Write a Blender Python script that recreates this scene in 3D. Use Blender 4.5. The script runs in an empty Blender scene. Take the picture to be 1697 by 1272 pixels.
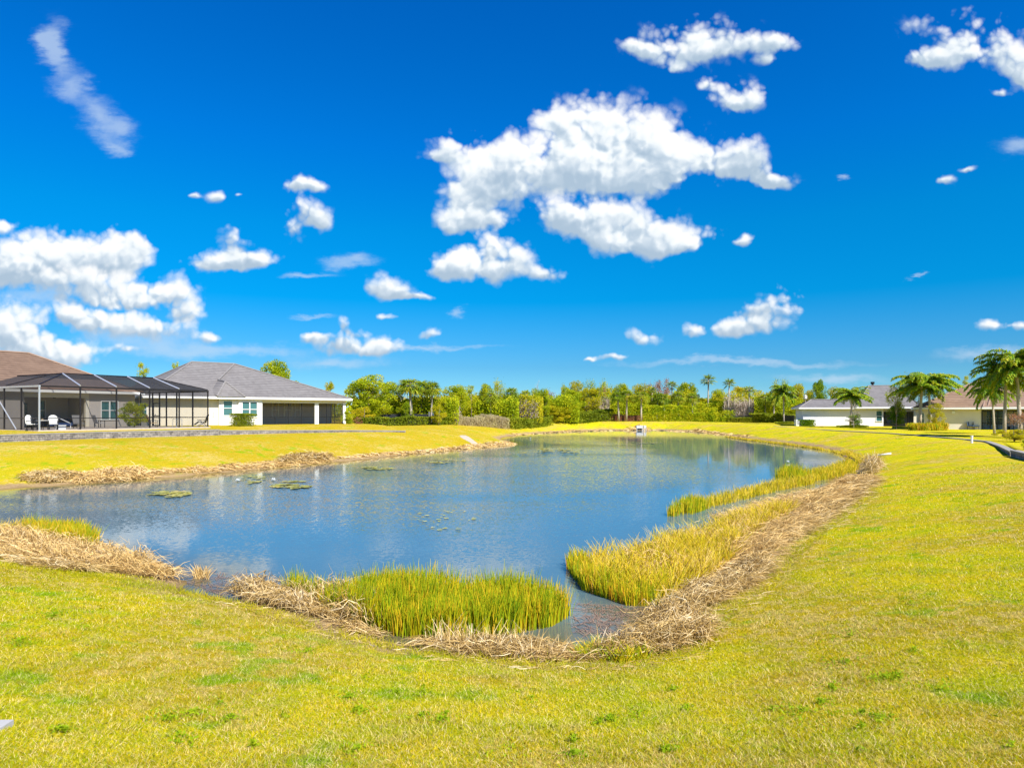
import bpy, math, random
import numpy as np
from mathutils import Vector
random.seed(7); RNG = np.random.default_rng(11)
sc = bpy.context.scene
F, CX, HY, H = 1100.0, 848.5, 684.0, 3.4          # focal length and horizon of the photograph, eye height over the water

# ------------------------------------------------------------------ camera
cam = bpy.data.objects.new('camera', bpy.data.cameras.new('camera')); sc.collection.objects.link(cam)
cam.location = (0, 0, H); cam.rotation_euler = (math.radians(90), 0, 0)
cam.data.sensor_width = 36; cam.data.lens = F / 1697 * 36; cam.data.shift_y = (HY - 636) / 1697
cam.data.clip_start = 0.1; cam.data.clip_end = 6000
sc.camera = cam
sc.view_settings.view_transform = 'Standard'; sc.view_settings.look = 'None'; sc.view_settings.gamma = 1
sc.view_settings.exposure = 1.0
sc.cycles.use_denoising = True; sc.cycles.max_bounces = 6; sc.cycles.transparent_max_bounces = 12
sc.cycles.diffuse_bounces = 3; sc.cycles.glossy_bounces = 3; sc.cycles.caustics_reflective = False; sc.cycles.caustics_refractive = False
sc.cycles.sample_clamp_indirect = 6

# ------------------------------------------------------------------ sun and sky
SUN_EL, SUN_AZ = math.radians(46), math.atan2(0.60, -0.80)       # from the right, a little behind the camera
sd = Vector((math.sin(SUN_AZ) * math.cos(SUN_EL), math.cos(SUN_AZ) * math.cos(SUN_EL), math.sin(SUN_EL)))
sun = bpy.data.objects.new('sun', bpy.data.lights.new('sun', 'SUN')); sc.collection.objects.link(sun)
sun.data.energy = 4.6; sun.data.angle = math.radians(0.53); sun.data.color = (1.0, 0.95, 0.86)
sun.rotation_euler = sd.to_track_quat('Z', 'Y').to_euler(); sun.location = (60, -40, 80)

class NT:
    def __init__(s, tree): s.t = tree; s.n = tree.nodes; s.l = tree.links
    def node(s, typ, **kw):
        n = s.n.new(typ)
        for k, v in kw.items(): setattr(n, k, v)
        return n
    def put(s, sock, v):
        if v is None: return
        if isinstance(v, bpy.types.NodeSocket): s.l.new(v, sock)
        else:
            if isinstance(v, (tuple, list)) and len(v) == 3 and sock.type == 'RGBA': v = (*v, 1)
            if sock.type == 'VECTOR' and not isinstance(v, (tuple, list)): v = (v, v, v)
            sock.default_value = v
    def m(s, op, a, b=None, c=None, clamp=False):
        n = s.node('ShaderNodeMath', operation=op, use_clamp=clamp)
        for i, v in enumerate((a, b, c)): s.put(n.inputs[i], v)
        return n.outputs[0]
    def v(s, op, a, b=None, c=None):
        n = s.node('ShaderNodeVectorMath', operation=op)
        for i, v in enumerate((a, b, c)): s.put(n.inputs[i], v)
        return n.outputs[1] if op in ('DOT_PRODUCT', 'LENGTH', 'DISTANCE') else n.outputs[0]
    def mix(s, f, a, b, blend='MIX'):
        n = s.node('ShaderNodeMix', data_type='RGBA', blend_type=blend)
        s.put(n.inputs[0], f); s.put(n.inputs[6], a); s.put(n.inputs[7], b)
        return n.outputs[2]
    def noise(s, vec, scale, detail=3, rough=.5, dist=0, out=0):
        n = s.node('ShaderNodeTexNoise')
        s.put(n.inputs['Vector'], vec); n.inputs['Scale'].default_value = scale
        n.inputs['Detail'].default_value = detail; n.inputs['Roughness'].default_value = rough
        n.inputs['Distortion'].default_value = dist
        return n.outputs[out]
    def ss(s, x, a, b, lo=0., hi=1.):
        n = s.node('ShaderNodeMapRange', interpolation_type='SMOOTHSTEP')
        s.put(n.inputs[0], x); n.inputs[1].default_value = a; n.inputs[2].default_value = b
        n.inputs[3].default_value = lo; n.inputs[4].default_value = hi
        return n.outputs[0]
    def lin(s, x, a, b, lo=0., hi=1.):
        n = s.node('ShaderNodeMapRange'); s.put(n.inputs[0], x)
        for i, v in enumerate((a, b, lo, hi)): n.inputs[i + 1].default_value = v
        return n.outputs[0]
    def ramp(s, f, stops, interp='LINEAR'):
        n = s.node('ShaderNodeValToRGB'); cr = n.color_ramp; cr.interpolation = interp
        while len(cr.elements) < len(stops): cr.elements.new(0.5)
        for e, (p, c) in zip(cr.elements, stops): e.position = p; e.color = (*c, 1)
        s.put(n.inputs[0], f); return n.outputs[0]

world = bpy.data.worlds.new('World'); sc.world = world; world.use_nodes = True
W = NT(world.node_tree); W.n.clear()
world.cycles.sampling_method = 'MANUAL'; world.cycles.sample_map_resolution = 256
tc = W.node('ShaderNodeTexCoord').outputs['Generated']
sky = W.node('ShaderNodeTexSky', sky_type='NISHITA', sun_disc=False, sun_elevation=SUN_EL, sun_rotation=SUN_AZ)
sky.air_density = 1.0; sky.dust_density = 0.3; sky.ozone_density = 3.0
xyz = W.node('ShaderNodeSeparateXYZ'); W.put(xyz.inputs[0], tc)
dx, dy, dz = xyz.outputs
ay = W.m('MAXIMUM', W.m('ABSOLUTE', dy), 0.15)
u = W.m('DIVIDE', dx, ay); v = W.m('DIVIDE', W.m('MAXIMUM', dz, 0.0), ay)
cmb = W.node('ShaderNodeCombineXYZ'); W.put(cmb.inputs[0], u); W.put(cmb.inputs[1], v)
P0 = cmb.outputs[0]
wv = W.noise(P0, 9, 4, .55, out=1)
PW = W.v('MULTIPLY_ADD', wv, (.035, .03, 0), P0); PW = W.v('ADD', PW, (-.0175, -.015, 0))
wv2 = W.noise(P0, 45, 3, .6, out=1)
PW = W.v('MULTIPLY_ADD', wv2, (.007, .007, 0), PW); PW = W.v('ADD', PW, (-.0035, -.0035, 0))
def blobs(Pv, lst):
    acc = None
    for (px, py, rx, ry) in lst:
        cu, cv, su, sv = (px - CX) / F, (HY - py) / F, F / rx, F / ry
        d = W.v('MULTIPLY_ADD', Pv, (su, sv, 0), (-cu * su, -cv * sv, 1))
        w = W.m('POWER', math.exp(-1), W.v('DOT_PRODUCT', d, d))
        sc_ = W.node('ShaderNodeVectorMath', operation='SCALE'); W.put(sc_.inputs[0], d); W.put(sc_.inputs[3], w)
        acc = sc_.outputs[0] if acc is None else W.v('ADD', acc, sc_.outputs[0])
    s = W.node('ShaderNodeSeparateXYZ'); W.put(s.inputs[0], acc)
    return [W.m('MULTIPLY', o, math.e) for o in s.outputs]
# three depths of cumulus, far to near, so that near puffs lie in front of the shaded bases of far ones
CL1 = [(985, 208, 60, 42), (1062, 228, 62, 46), (925, 212, 34, 30), (1040, 262, 92, 46), (950, 270, 80, 44), (1108, 262, 30, 40), (1010, 300, 80, 32), (1090, 300, 34, 30),
       (855, 262, 56, 34), (795, 285, 46, 40), (745, 240, 22, 16), (770, 335, 42, 44), (812, 372, 34, 24), (725, 258, 18, 8), (850, 305, 60, 34), (755, 372, 22, 18),
       (1172, 262, 32, 30), (1230, 256, 34, 28), (1248, 284, 38, 20), (1192, 290, 22, 16), (1292, 304, 24, 9), (1270, 300, 20, 10),
       (1205, 158, 32, 22), (1172, 138, 14, 9), (1252, 160, 24, 16), (1225, 176, 26, 12),
       (1095, 84, 44, 24), (1160, 90, 40, 18), (1220, 76, 70, 18), (1300, 74, 34, 14), (1050, 78, 20, 10), (1120, 112, 16, 9), (1160, 52, 70, 22), (1275, 100, 16, 8),
       (1560, 97, 56, 22), (1630, 84, 50, 26), (1690, 112, 30, 30), (1655, 160, 26, 8), (1706, 140, 26, 20), (1600, 50, 80, 26), (1525, 100, 30, 12),
       (497, 308, 22, 12), (480, 320, 14, 8), (525, 310, 12, 7), (150, 415, 50, 26), (212, 400, 32, 26), (50, 425, 60, 32), (90, 450, 80, 28), (200, 440, 44, 26), (15, 455, 40, 26),
       (362, 326, 11, 8), (322, 322, 9, 4), (395, 323, 7, 3), (1568, 299, 14, 6), (1605, 282, 11, 4), (1240, 400, 9, 8), (1228, 408, 12, 5), (5, 376, 14, 6),
       (348, 560, 18, 8), (645, 527, 18, 4), (567, 543, 11, 9), (590, 556, 30, 9), (1298, 500, 30, 20), (1250, 522, 34, 16)]
CL2 = [(925, 350, 36, 26), (1000, 352, 62, 34), (960, 372, 60, 20), (1070, 385, 54, 30), (1145, 400, 46, 20), (1010, 398, 50, 22), (1090, 412, 60, 16),
       (120, 468, 90, 22), (235, 485, 46, 22), (290, 492, 26, 20), (180, 500, 70, 16), (302, 522, 24, 12), (505, 352, 30, 22), (482, 380, 18, 14), (528, 366, 18, 14),
       (390, 405, 18, 22), (352, 438, 42, 14), (432, 430, 38, 12), (388, 436, 44, 15), (1262, 540, 42, 16), (1208, 552, 42, 15), (1148, 552, 18, 10), (1290, 518, 34, 14),
       (560, 566, 46, 16), (516, 560, 26, 9), (640, 572, 32, 15), (590, 582, 58, 12), (1065, 560, 34, 13), (1690, 540, 26, 8)]
CL3 = [(808, 408, 36, 24), (765, 430, 42, 24), (845, 432, 38, 26), (800, 452, 64, 18), (905, 457, 22, 10), (738, 445, 22, 14),
       (45, 568, 56, 30), (10, 545, 34, 30), (115, 592, 46, 16), (170, 528, 66, 20), (120, 525, 34, 14), (250, 548, 58, 16), (205, 577, 26, 6), (60, 590, 60, 18),
       (636, 476, 22, 15), (650, 488, 30, 10), (690, 495, 30, 6), (706, 557, 26, 10), (1018, 594, 26, 6), (980, 597, 9, 3), (1655, 538, 32, 9)]
WI = [(92, 95, 20, 40), (125, 145, 22, 30), (165, 190, 26, 26), (195, 218, 30, 16), (188, 245, 20, 12), (85, 60, 24, 30),
      (600, 430, 26, 10), (565, 440, 34, 9), (510, 458, 46, 5), (1640, 585, 80, 12), (1690, 245, 40, 16), (760, 515, 14, 8),
      (1390, 298, 12, 5), (240, 560, 110, 26), (1380, 628, 90, 9), (520, 525, 34, 5), (560, 600, 80, 12), (1520, 456, 10, 3), (380, 580, 120, 10), (700, 575, 120, 5), (60, 490, 90, 20), (1230, 600, 200, 6)]
def billow(Pv):
    n = W.node('ShaderNodeTexVoronoi', feature='F1', voronoi_dimensions='2D'); W.put(n.inputs['Vector'], Pv)
    n.inputs['Scale'].default_value = 17; n.inputs['Detail'].default_value = 2.0; n.inputs['Roughness'].default_value = .62; n.inputs['Lacunarity'].default_value = 2.3
    return W.m('SUBTRACT', 1, W.m('MULTIPLY', n.outputs['Distance'], n.outputs['Distance']))
Pn = W.v('ADD', PW, (0, 0, .37))
bl = billow(Pn); bl2 = billow(W.v('ADD', Pn, (.006, .010, 0)))
n1 = W.noise(P0, 26, 7, .58, .2); n2 = W.noise(W.v('ADD', PW, (0, 0, 2)), 9, 4, .55)
relief = W.m('MULTIPLY', W.m('SUBTRACT', bl, bl2), .60)
edge = W.m('ADD', W.m('MULTIPLY', W.m('SUBTRACT', bl, .66), .5), W.m('MULTIPLY', W.m('SUBTRACT', n1, .5), .95))
def layer(under, lst, sc_a=1.0):
    lst = [(a_, b_, c_ * (1.14 if a_ < 330 and b_ > 360 else 1) * (1.25 if c_ < 26 else 1.0), d_ * (1.16 if a_ < 330 and b_ > 360 else 1) * (1.3 if c_ < 26 else 1.03)) for a_, b_, c_, d_ in lst]
    nx_, ny_, w_ = blobs(PW, lst)
    d_ = W.m('ADD', w_, edge)
    inv = W.m('DIVIDE', 1.0, W.m('ADD', w_, .3)); vy = W.m('MULTIPLY', ny_, inv)
    a_ = W.m('MULTIPLY', W.ss(W.m('ADD', d_, W.m('MULTIPLY', vy, .25)), .14, .98), W.ss(w_, .04, .22))
    l_ = W.m('ADD', W.m('MULTIPLY', vy, 1.9), W.m('MULTIPLY', W.m('MULTIPLY', nx_, inv), .35))
    l_ = W.m('ADD', l_, relief); l_ = W.m('ADD', l_, W.m('MULTIPLY', W.m('SUBTRACT', n2, .5), 2.4))
    l_ = W.ss(l_, -.85, .95)
    col = W.ramp(l_, [(0, (.23, .30, .375)), (.38, (.33, .39, .45)), (.7, (.475, .51, .535)), (1, (.56, .565, .57))])
    col = W.mix(1.0, col, (10, 10, 10), 'MULTIPLY')
    return W.mix(W.m('MULTIPLY', a_, sc_a), under, col)
PS = W.v('MULTIPLY_ADD', W.noise(W.v('MULTIPLY', P0, (10, 26, 1)), 1, 5, .65, out=1), (.09, .045, 0), P0); PS = W.v('ADD', PS, (-.045, -.0225, 0))
_, _, ww = blobs(PS, WI)
# clear sky: the physical sky, deepened as the photograph's is
el = W.m('ARCSINE', dz)
tint = W.ramp(W.lin(el, 0, .75), [(0, (.40, .66, 1.0)), (.05, (.20, .48, .74)), (.09, (.14, .41, .66)), (.22, (.003, .43, .72)), (.35, (.001, .48, .80)), (.5, (.001, .45, .93)), (1, (.002, .37, .95))])
clear = W.mix(1.0, sky.outputs[0], tint, 'MULTIPLY')
wa = W.m('MULTIPLY', W.ss(W.m('MULTIPLY_ADD', W.m('SUBTRACT', n1, .5), 1.1, ww), .05, 1.35), W.m('MULTIPLY', W.ss(ww, .02, .35), .6))
skyc = W.mix(wa, clear, (3.2, 4.0, 4.9))
skyc = layer(skyc, CL1); skyc = layer(skyc, CL2); skyc = layer(skyc, CL3)
bg = W.node('ShaderNodeBackground'); W.put(bg.inputs[0], skyc); bg.inputs[1].default_value = 0.094
wo = W.node('ShaderNodeOutputWorld'); W.l.new(bg.outputs[0], wo.inputs[0])

# ------------------------------------------------------------------ helpers
def at(px, py, z=0.0):
    Y = (H - z) * F / (py - HY); return ((px - CX) * Y / F, Y)
def xy(px, D): return ((px - CX) * D / F, D)
def zat(py, D): return H - (py - HY) * D / F

def np_mesh(name, V, faces):
    """faces: list of arrays (M,k)"""
    me = bpy.data.meshes.new(name)
    V = np.asarray(V, dtype=np.float32)
    me.vertices.add(len(V)); me.vertices.foreach_set('co', V.ravel())
    if not isinstance(faces, list): faces = [faces]
    faces = [np.asarray(f, dtype=np.int32) for f in faces if len(f)]
    loops = np.concatenate([f.ravel() for f in faces])
    tot = np.concatenate([np.full(len(f), f.shape[1], np.int32) for f in faces])
    st = np.concatenate([[0], np.cumsum(tot)[:-1]]).astype(np.int32)
    me.loops.add(len(loops)); me.loops.foreach_set('vertex_index', loops)
    me.polygons.add(len(tot)); me.polygons.foreach_set('loop_start', st)
    try: me.polygons.foreach_set('loop_total', tot)
    except Exception: pass
    me.update(calc_edges=True); me.validate(); return me

def smooth(me):
    me.polygons.foreach_set('use_smooth', np.ones(len(me.polygons), dtype=bool)); return me

class MB:
    def __init__(s, tf=None): s.V = []; s.Fs = []; s.tf = tf
    def add(s, vs, fs):
        b = len(s.V)
        for p in vs: s.V.append(s.tf(*p) if s.tf else tuple(p))
        for f in fs: s.Fs.append([b + i for i in f])
        return s
    def box(s, x0, x1, y0, y1, z0, z1):
        vs = [(x, y, z) for z in (z0, z1) for x, y in ((x0, y0), (x1, y0), (x1, y1), (x0, y1))]
        return s.add(vs, [(3, 2, 1, 0), (4, 5, 6, 7), (0, 1, 5, 4), (1, 2, 6, 5), (2, 3, 7, 6), (3, 0, 4, 7)])
    def tube(s, pts, rad, n=8):
        pts = [Vector(p) for p in pts]
        if not isinstance(rad, (list, tuple)): rad = [rad] * len(pts)
        vs = []; fs = []; ref = None
        for i, p in enumerate(pts):
            d = (pts[min(i + 1, len(pts) - 1)] - pts[max(i - 1, 0)]).normalized()
            a = d.cross(Vector((0, 0, 1)) if abs(d.z) < .95 else Vector((1, 0, 0))).normalized()
            if ref is not None: a = (ref - d * ref.dot(d)).normalized()
            ref = a; b = d.cross(a)
            for k in range(n):
                t = 2 * math.pi * k / n; vs.append(p + (a * math.cos(t) + b * math.sin(t)) * rad[i])
        for i in range(len(pts) - 1):
            for k in range(n):
                fs.append((i * n + k, i * n + (k + 1) % n, (i + 1) * n + (k + 1) % n, (i + 1) * n + k))
        fs.append(tuple(range(n))[::-1]); fs.append(tuple((len(pts) - 1) * n + k for k in range(n)))
        return s.add([tuple(v) for v in vs], fs)
    def bar(s, a, b, w): return s.tube([a, b], w * .7, 4)
    def mesh(s, name, sm=False):
        me = bpy.data.meshes.new(name); me.from_pydata([tuple(v) for v in s.V], [], s.Fs); me.update()
        if sm: smooth(me)
        return me
    def build(s, name, mat, parent=None, sm=False): return obj(name, s.mesh(name, sm), mat, parent)

def obj(name, me, mat, parent=None):
    o = bpy.data.objects.new(name, me); sc.collection.objects.link(o)
    if mat is not None and me is not None and not me.materials: me.materials.append(mat)
    if parent is not None: o.parent = parent
    return o
def tag(o, label=None, cat=None, group=None, kind=None):
    if label: o['label'] = label
    if cat: o['category'] = cat
    if group: o['group'] = group
    if kind: o['kind'] = kind
    return o
def thing(name, label, cat, loc=(0, 0, 0), rz=0, group=None):
    o = obj(name, None, None); o.location = loc; o.rotation_euler = (0, 0, rz); o.empty_display_size = .3
    return tag(o, label, cat, group)
def copy_tree(o, parent=None):
    c = o.copy(); sc.collection.objects.link(c); c.parent = parent
    for k in [x for x in sc.objects if x.parent == o]: copy_tree(k, c)
    return c

# ------------------------------------------------------------------ materials
def mat_new(name):
    m = bpy.data.materials.new(name); m.use_nodes = True; t = NT(m.node_tree); t.n.clear()
    t.out = t.node('ShaderNodeOutputMaterial'); return m, t
def prin(t, col, rough=.6, metal=0, spec=.3, normal=None, **kw):
    b = t.node('ShaderNodeBsdfPrincipled'); t.put(b.inputs['Base Color'], col); t.put(b.inputs['Roughness'], rough)
    b.inputs['Metallic'].default_value = metal; b.inputs['Specular IOR Level'].default_value = spec
    if normal is not None: t.put(b.inputs['Normal'], normal)
    return b
def bump(t, h, strength=.3, dist=.02):
    b = t.node('ShaderNodeBump'); b.inputs['Strength'].default_value = strength; b.inputs['Distance'].default_value = dist
    t.put(b.inputs['Height'], h); return b.outputs[0]
def plain(name, col, rough=.6, metal=0, var=.12, scale=3., spec=.3, bmp=0.0):
    m, t = mat_new(name); g = t.node('ShaderNodeNewGeometry').outputs['Position']
    n = t.noise(g, scale, 5, .6)
    c = t.mix(1.0, col, t.ramp(n, [(.2, (1 - var,) * 3), (.8, (1 + var * .4,) * 3)]), 'MULTIPLY')
    b = prin(t, c, rough, metal, spec, bump(t, t.noise(g, scale * 12, 3), bmp, .01) if bmp else None)
    t.l.new(b.outputs[0], t.out.inputs[0]); return m
def leafy(name, stops, trans=.45, rough=.55, pos_scale=.6, objmix=.35, spec=.08, iw=.42):
    """foliage: every leaf its own tone, clump-sized drift, and a drift from plant to plant"""
    m, t = mat_new(name); gn = t.node('ShaderNodeNewGeometry')
    oi = t.node('ShaderNodeObjectInfo').outputs['Random']
    n = t.noise(gn.outputs['Position'], pos_scale, 3, .5)
    f = t.m('ADD', t.m('MULTIPLY', gn.outputs['Random Per Island'], iw), t.m('MULTIPLY', t.ss(n, .3, .7), max(.12, 1 - iw - objmix * .5)))
    f = t.m('ADD', f, t.m('MULTIPLY', oi, objmix * .5), clamp=True)
    c = t.ramp(f, stops)
    b = prin(t, c, rough, 0, spec); tr = t.node('ShaderNodeBsdfTranslucent'); t.put(tr.inputs[0], c)
    mx = t.node('ShaderNodeMixShader'); mx.inputs[0].default_value = trans
    t.l.new(b.outputs[0], mx.inputs[1]); t.l.new(tr.outputs[0], mx.inputs[2]); t.l.new(mx.outputs[0], t.out.inputs[0]); return m

M = {}
M['white'] = plain('white_stucco', (.80, .79, .76), .8, var=.12, scale=1.2, bmp=.3)
M['cream'] = plain('cream_stucco', (.72, .66, .54), .8, var=.12, scale=1.2, bmp=.3)
M['paleblue'] = plain('pale_stucco', (.74, .74, .80), .8, var=.12, scale=.8, bmp=.3)
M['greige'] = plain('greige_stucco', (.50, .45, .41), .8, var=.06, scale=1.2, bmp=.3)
M['trim'] = plain('white_trim', (.82, .82, .80), .5, var=.03)
M['creamtrim'] = plain('cream_trim', (.74, .68, .52), .5, var=.03)
M['darkmetal'] = plain('dark_bronze_metal', (.022, .020, .022), .4, .2, var=.2)
M['silver'] = plain('bare_aluminium', (.55, .57, .60), .4, .6, var=.1)
M['black'] = plain('black_plastic', (.012, .012, .015), .35, var=.2)
M['whiteplastic'] = plain('white_resin', (.80, .80, .78), .4, var=.04)
M['blue'] = plain('blue_cloth', (.03, .07, .22), .8, var=.2)
M['slate'] = plain('slate_cloth', (.06, .09, .14), .8, var=.2)
M['concrete'] = plain('concrete', (.38, .37, .36), .85, var=.2, scale=2, bmp=.4)
M['capstone'] = plain('wall_cap', (.30, .28, .25), .9, var=.35, scale=3, bmp=.6)
M['patio'] = plain('patio_pavers', (.50, .42, .33), .85, var=.25, scale=4)
M['wood'] = plain('tan_wood', (.35, .24, .12), .6, var=.3)
M['concrete_white'] = plain('weathered_white_paint', (.56, .54, .50), .8, var=.2, scale=4)
M['sand'] = plain('bare_sand', (.46, .39, .29), .9, var=.15, scale=5)
M['darkfence'] = plain('black_fence', (.018, .02, .024), .7, var=.3)
def mat_glass():
    m, t = mat_new('window_glass'); g = t.node('ShaderNodeNewGeometry').outputs['Position']
    c = t.mix(t.noise(g, .8, 2), (.03, .10, .11), (.06, .17, .17))
    b = prin(t, c, .08, 0, .8); t.l.new(b.outputs[0], t.out.inputs[0]); return m
M['glass'] = mat_glass()
def mat_screen(name='insect_screen', a=.42, col=(.030, .034, .042)):
    m, t = mat_new(name); tr = t.node('ShaderNodeBsdfTransparent')
    b = prin(t, col, .9, 0, .03)
    lw = t.node('ShaderNodeLayerWeight'); lw.inputs[0].default_value = .5
    f = t.m('MULTIPLY_ADD', lw.outputs['Facing'], .38, a, clamp=True)
    mx = t.node('ShaderNodeMixShader'); t.put(mx.inputs[0], f)
    t.l.new(tr.outputs[0], mx.inputs[1]); t.l.new(b.outputs[0], mx.inputs[2]); t.l.new(mx.outputs[0], t.out.inputs[0]); return m
M['screen'] = mat_screen(a=.16); M['screenroof'] = mat_screen('roof_screen', .50, (.035, .036, .040)); M['screendark'] = mat_screen('dark_screen', .35)
def mat_roof(name, ca, cb, axis):
    """courses follow the height, pans follow the eave direction"""
    m, t = mat_new(name); g = t.node('ShaderNodeNewGeometry').outputs['Position']
    s = t.node('ShaderNodeSeparateXYZ'); t.put(s.inputs[0], g)
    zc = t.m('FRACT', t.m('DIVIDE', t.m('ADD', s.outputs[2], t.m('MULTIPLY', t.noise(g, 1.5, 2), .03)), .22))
    al = t.v('DOT_PRODUCT', g, axis)
    wv = t.m('SINE', t.m('MULTIPLY', al, 2 * math.pi / .33))
    cell = t.node('ShaderNodeTexWhiteNoise', noise_dimensions='2D')
    cc = t.node('ShaderNodeCombineXYZ'); t.put(cc.inputs[0], t.m('FLOOR', t.m('DIVIDE', al, .33))); t.put(cc.inputs[1], t.m('FLOOR', t.m('DIVIDE', s.outputs[2], .17)))
    t.put(cell.inputs[0], cc.outputs[0])
    c = t.mix(t.m('ADD', t.m('MULTIPLY', cell.outputs[0], .35), t.m('MULTIPLY', t.noise(g, .5, 4), .65)), ca, cb)
    c = t.mix(t.m('MULTIPLY', t.ss(zc, .34, .12), .55), c, (.03, .025, .025))          # joints between the courses, with the shade at the tile butts painted in dark
    b = prin(t, c, .85, 0, .12, bump(t, t.m('MULTIPLY', zc, -1.0), .5, .05)); t.l.new(b.outputs[0], t.out.inputs[0]); return m
def mat_blocks():
    m, t = mat_new('retaining_block'); g = t.node('ShaderNodeNewGeometry').outputs['Position']
    s = t.node('ShaderNodeSeparateXYZ'); t.put(s.inputs[0], g)
    cc = t.node('ShaderNodeCombineXYZ'); t.put(cc.inputs[0], t.m('ADD', t.m('MULTIPLY', s.outputs[0], .6), s.outputs[1])); t.put(cc.inputs[1], s.outputs[2])
    br = t.node('ShaderNodeTexBrick'); t.put(br.inputs['Vector'], cc.outputs[0]); br.inputs['Scale'].default_value = 1
    br.inputs['Brick Width'].default_value = .42; br.inputs['Row Height'].default_value = .16; br.inputs['Mortar Size'].default_value = .012
    br.inputs['Color1'].default_value = (.36, .335, .31, 1); br.inputs['Color2'].default_value = (.24, .225, .215, 1); br.inputs['Mortar'].default_value = (.13, .12, .12, 1)
    c = t.mix(1.0, br.outputs[0], t.ramp(t.noise(g, 2.2, 6, .75), [(.32, (.35, .35, .36)), (.68, (1.3, 1.25, 1.2))]), 'MULTIPLY')
    b = prin(t, c, .9, 0, .2, bump(t, t.m('ADD', t.noise(g, 14, 4, .7), t.m('MULTIPLY', br.outputs[1], -1)), .8, .05)); t.l.new(b.outputs[0], t.out.inputs[0]); return m
M['blocks'] = mat_blocks()
def mat_bark(name, a, b_, sc_=4):
    m, t = mat_new(name); g = t.node('ShaderNodeNewGeometry').outputs['Position']
    n = t.noise(t.v('MULTIPLY', g, (1, 1, 3)), sc_, 5, .7)
    b = prin(t, t.mix(n, a, b_), .9, 0, .15, bump(t, n, .8, .05)); t.l.new(b.outputs[0], t.out.inputs[0]); return m
M['bark'] = mat_bark('grey_brown_bark', (.10, .075, .05), (.32, .26, .20))
M['palmbark'] = mat_bark('palm_trunk', (.22, .18, .14), (.60, .52, .42))
M['palebark'] = mat_bark('pale_twigs', (.28, .22, .18), (.50, .42, .35))
G1 = [(0, (.08, .15, .006)), (.3, (.24, .34, .010)), (.6, (.46, .50, .012)), (1, (.66, .56, .02))]
M['leaf'] = leafy('broad_leaves', G1)
M['leaf_yellow'] = leafy('yellow_green_leaves', [(0, (.16, .20, .006)), (.4, (.42, .42, .010)), (.8, (.64, .52, .02)), (1, (.70, .42, .03))])
M['leaf_dark'] = leafy('deep_green_leaves', [(0, (.05, .11, .006)), (.5, (.16, .28, .010)), (1, (.38, .44, .015))])
M['leaf_red'] = leafy('rusty_leaves', [(0, (.20, .08, .04)), (.5, (.38, .18, .10)), (1, (.55, .35, .20))])
M['palm'] = leafy('fan_palm_leaves', [(0, (.07, .14, .008)), (.4, (.22, .33, .012)), (.75, (.46, .46, .02)), (1, (.60, .46, .04))], spec=.4)
M['queen'] = leafy('feather_palm_leaves', [(0, (.05, .15, .008)), (.35, (.16, .34, .012)), (.65, (.46, .52, .015)), (1, (.70, .50, .03))], spec=.4, pos_scale=.9, iw=0.55)
M['hedge'] = leafy('hedge_leaves', [(0, (.07, .11, .008)), (.5, (.24, .29, .015)), (1, (.46, .42, .03))], pos_scale=.35)
M['deadhedge'] = leafy('dry_hedge_twigs', [(0, (.28, .22, .12)), (.5, (.52, .43, .24)), (1, (.60, .56, .26))])
M['twig'] = leafy('bare_twigs', [(0, (.26, .20, .16)), (.6, (.52, .43, .36)), (1, (.62, .50, .36))], trans=.1)
M['straw'] = leafy('dry_straw', [(0, (.18, .10, .03)), (.4, (.44, .29, .09)), (.75, (.68, .50, .23)), (1, (.86, .74, .50))], trans=.2, pos_scale=1.4, iw=0.78)
M['tanstraw'] = leafy('tan_straw', [(0, (.36, .21, .07)), (.4, (.60, .40, .14)), (.75, (.74, .54, .24)), (1, (.82, .70, .46))], trans=.2, pos_scale=1.0, iw=0.72)
M['reedgreen'] = leafy('green_rush', [(0, (.10, .20, .006)), (.32, (.28, .38, .010)), (.6, (.60, .48, .012)), (.85, (.76, .40, .03)), (1, (.74, .58, .28))], trans=.3, pos_scale=2.2, iw=0.6)
M['reedorange'] = leafy('ripening_rush', [(0, (.24, .32, .01)), (.3, (.48, .42, .012)), (.62, (.70, .48, .02)), (1, (.80, .62, .22))], trans=.3, pos_scale=1.3, iw=0.62)
M['pad'] = leafy('lily_pad_leaf', [(0, (.12, .12, .015)), (.5, (.38, .36, .03)), (.8, (.58, .48, .08)), (1, (.60, .34, .14))], trans=.0, rough=.3, spec=.5)
M['debris'] = leafy('floating_straw', [(0, (.20, .12, .08)), (1, (.42, .28, .20))], trans=0)

# ------------------------------------------------------------------ terrain
SH = [(-250, 908), (-120, 903), (0, 902), (100, 915), (200, 936), (290, 962), (345, 985), (400, 996), (470, 1012), (560, 1032), (620, 1056), (700, 1072),
      (800, 1080), (950, 1084), (1030, 1074), (1070, 1052), (1110, 1015), (1160, 985), (1205, 955), (1245, 915), (1290, 875), (1335, 835), (1385, 802),
      (1412, 782), (1418, 766), (1400, 752), (1360, 741.5), (1320, 735.5), (1250, 728), (1210, 721.5), (1160, 715), (1100, 712.5), (990, 712.5), (950, 714),
      (880, 718), (845, 722), (826, 727), (842, 732), (850, 736.5), (815, 740), (770, 744), (700, 750), (600, 761), (500, 770.5), (400, 780),
      (300, 789), (200, 797), (100, 804), (0, 809), (-150, 822), (-300, 836)]
SHW = np.array([at(a, b) for a, b in SH] + [(-45, 26), (-52, 20), (-44, 13), (-28, 14)])
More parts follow.
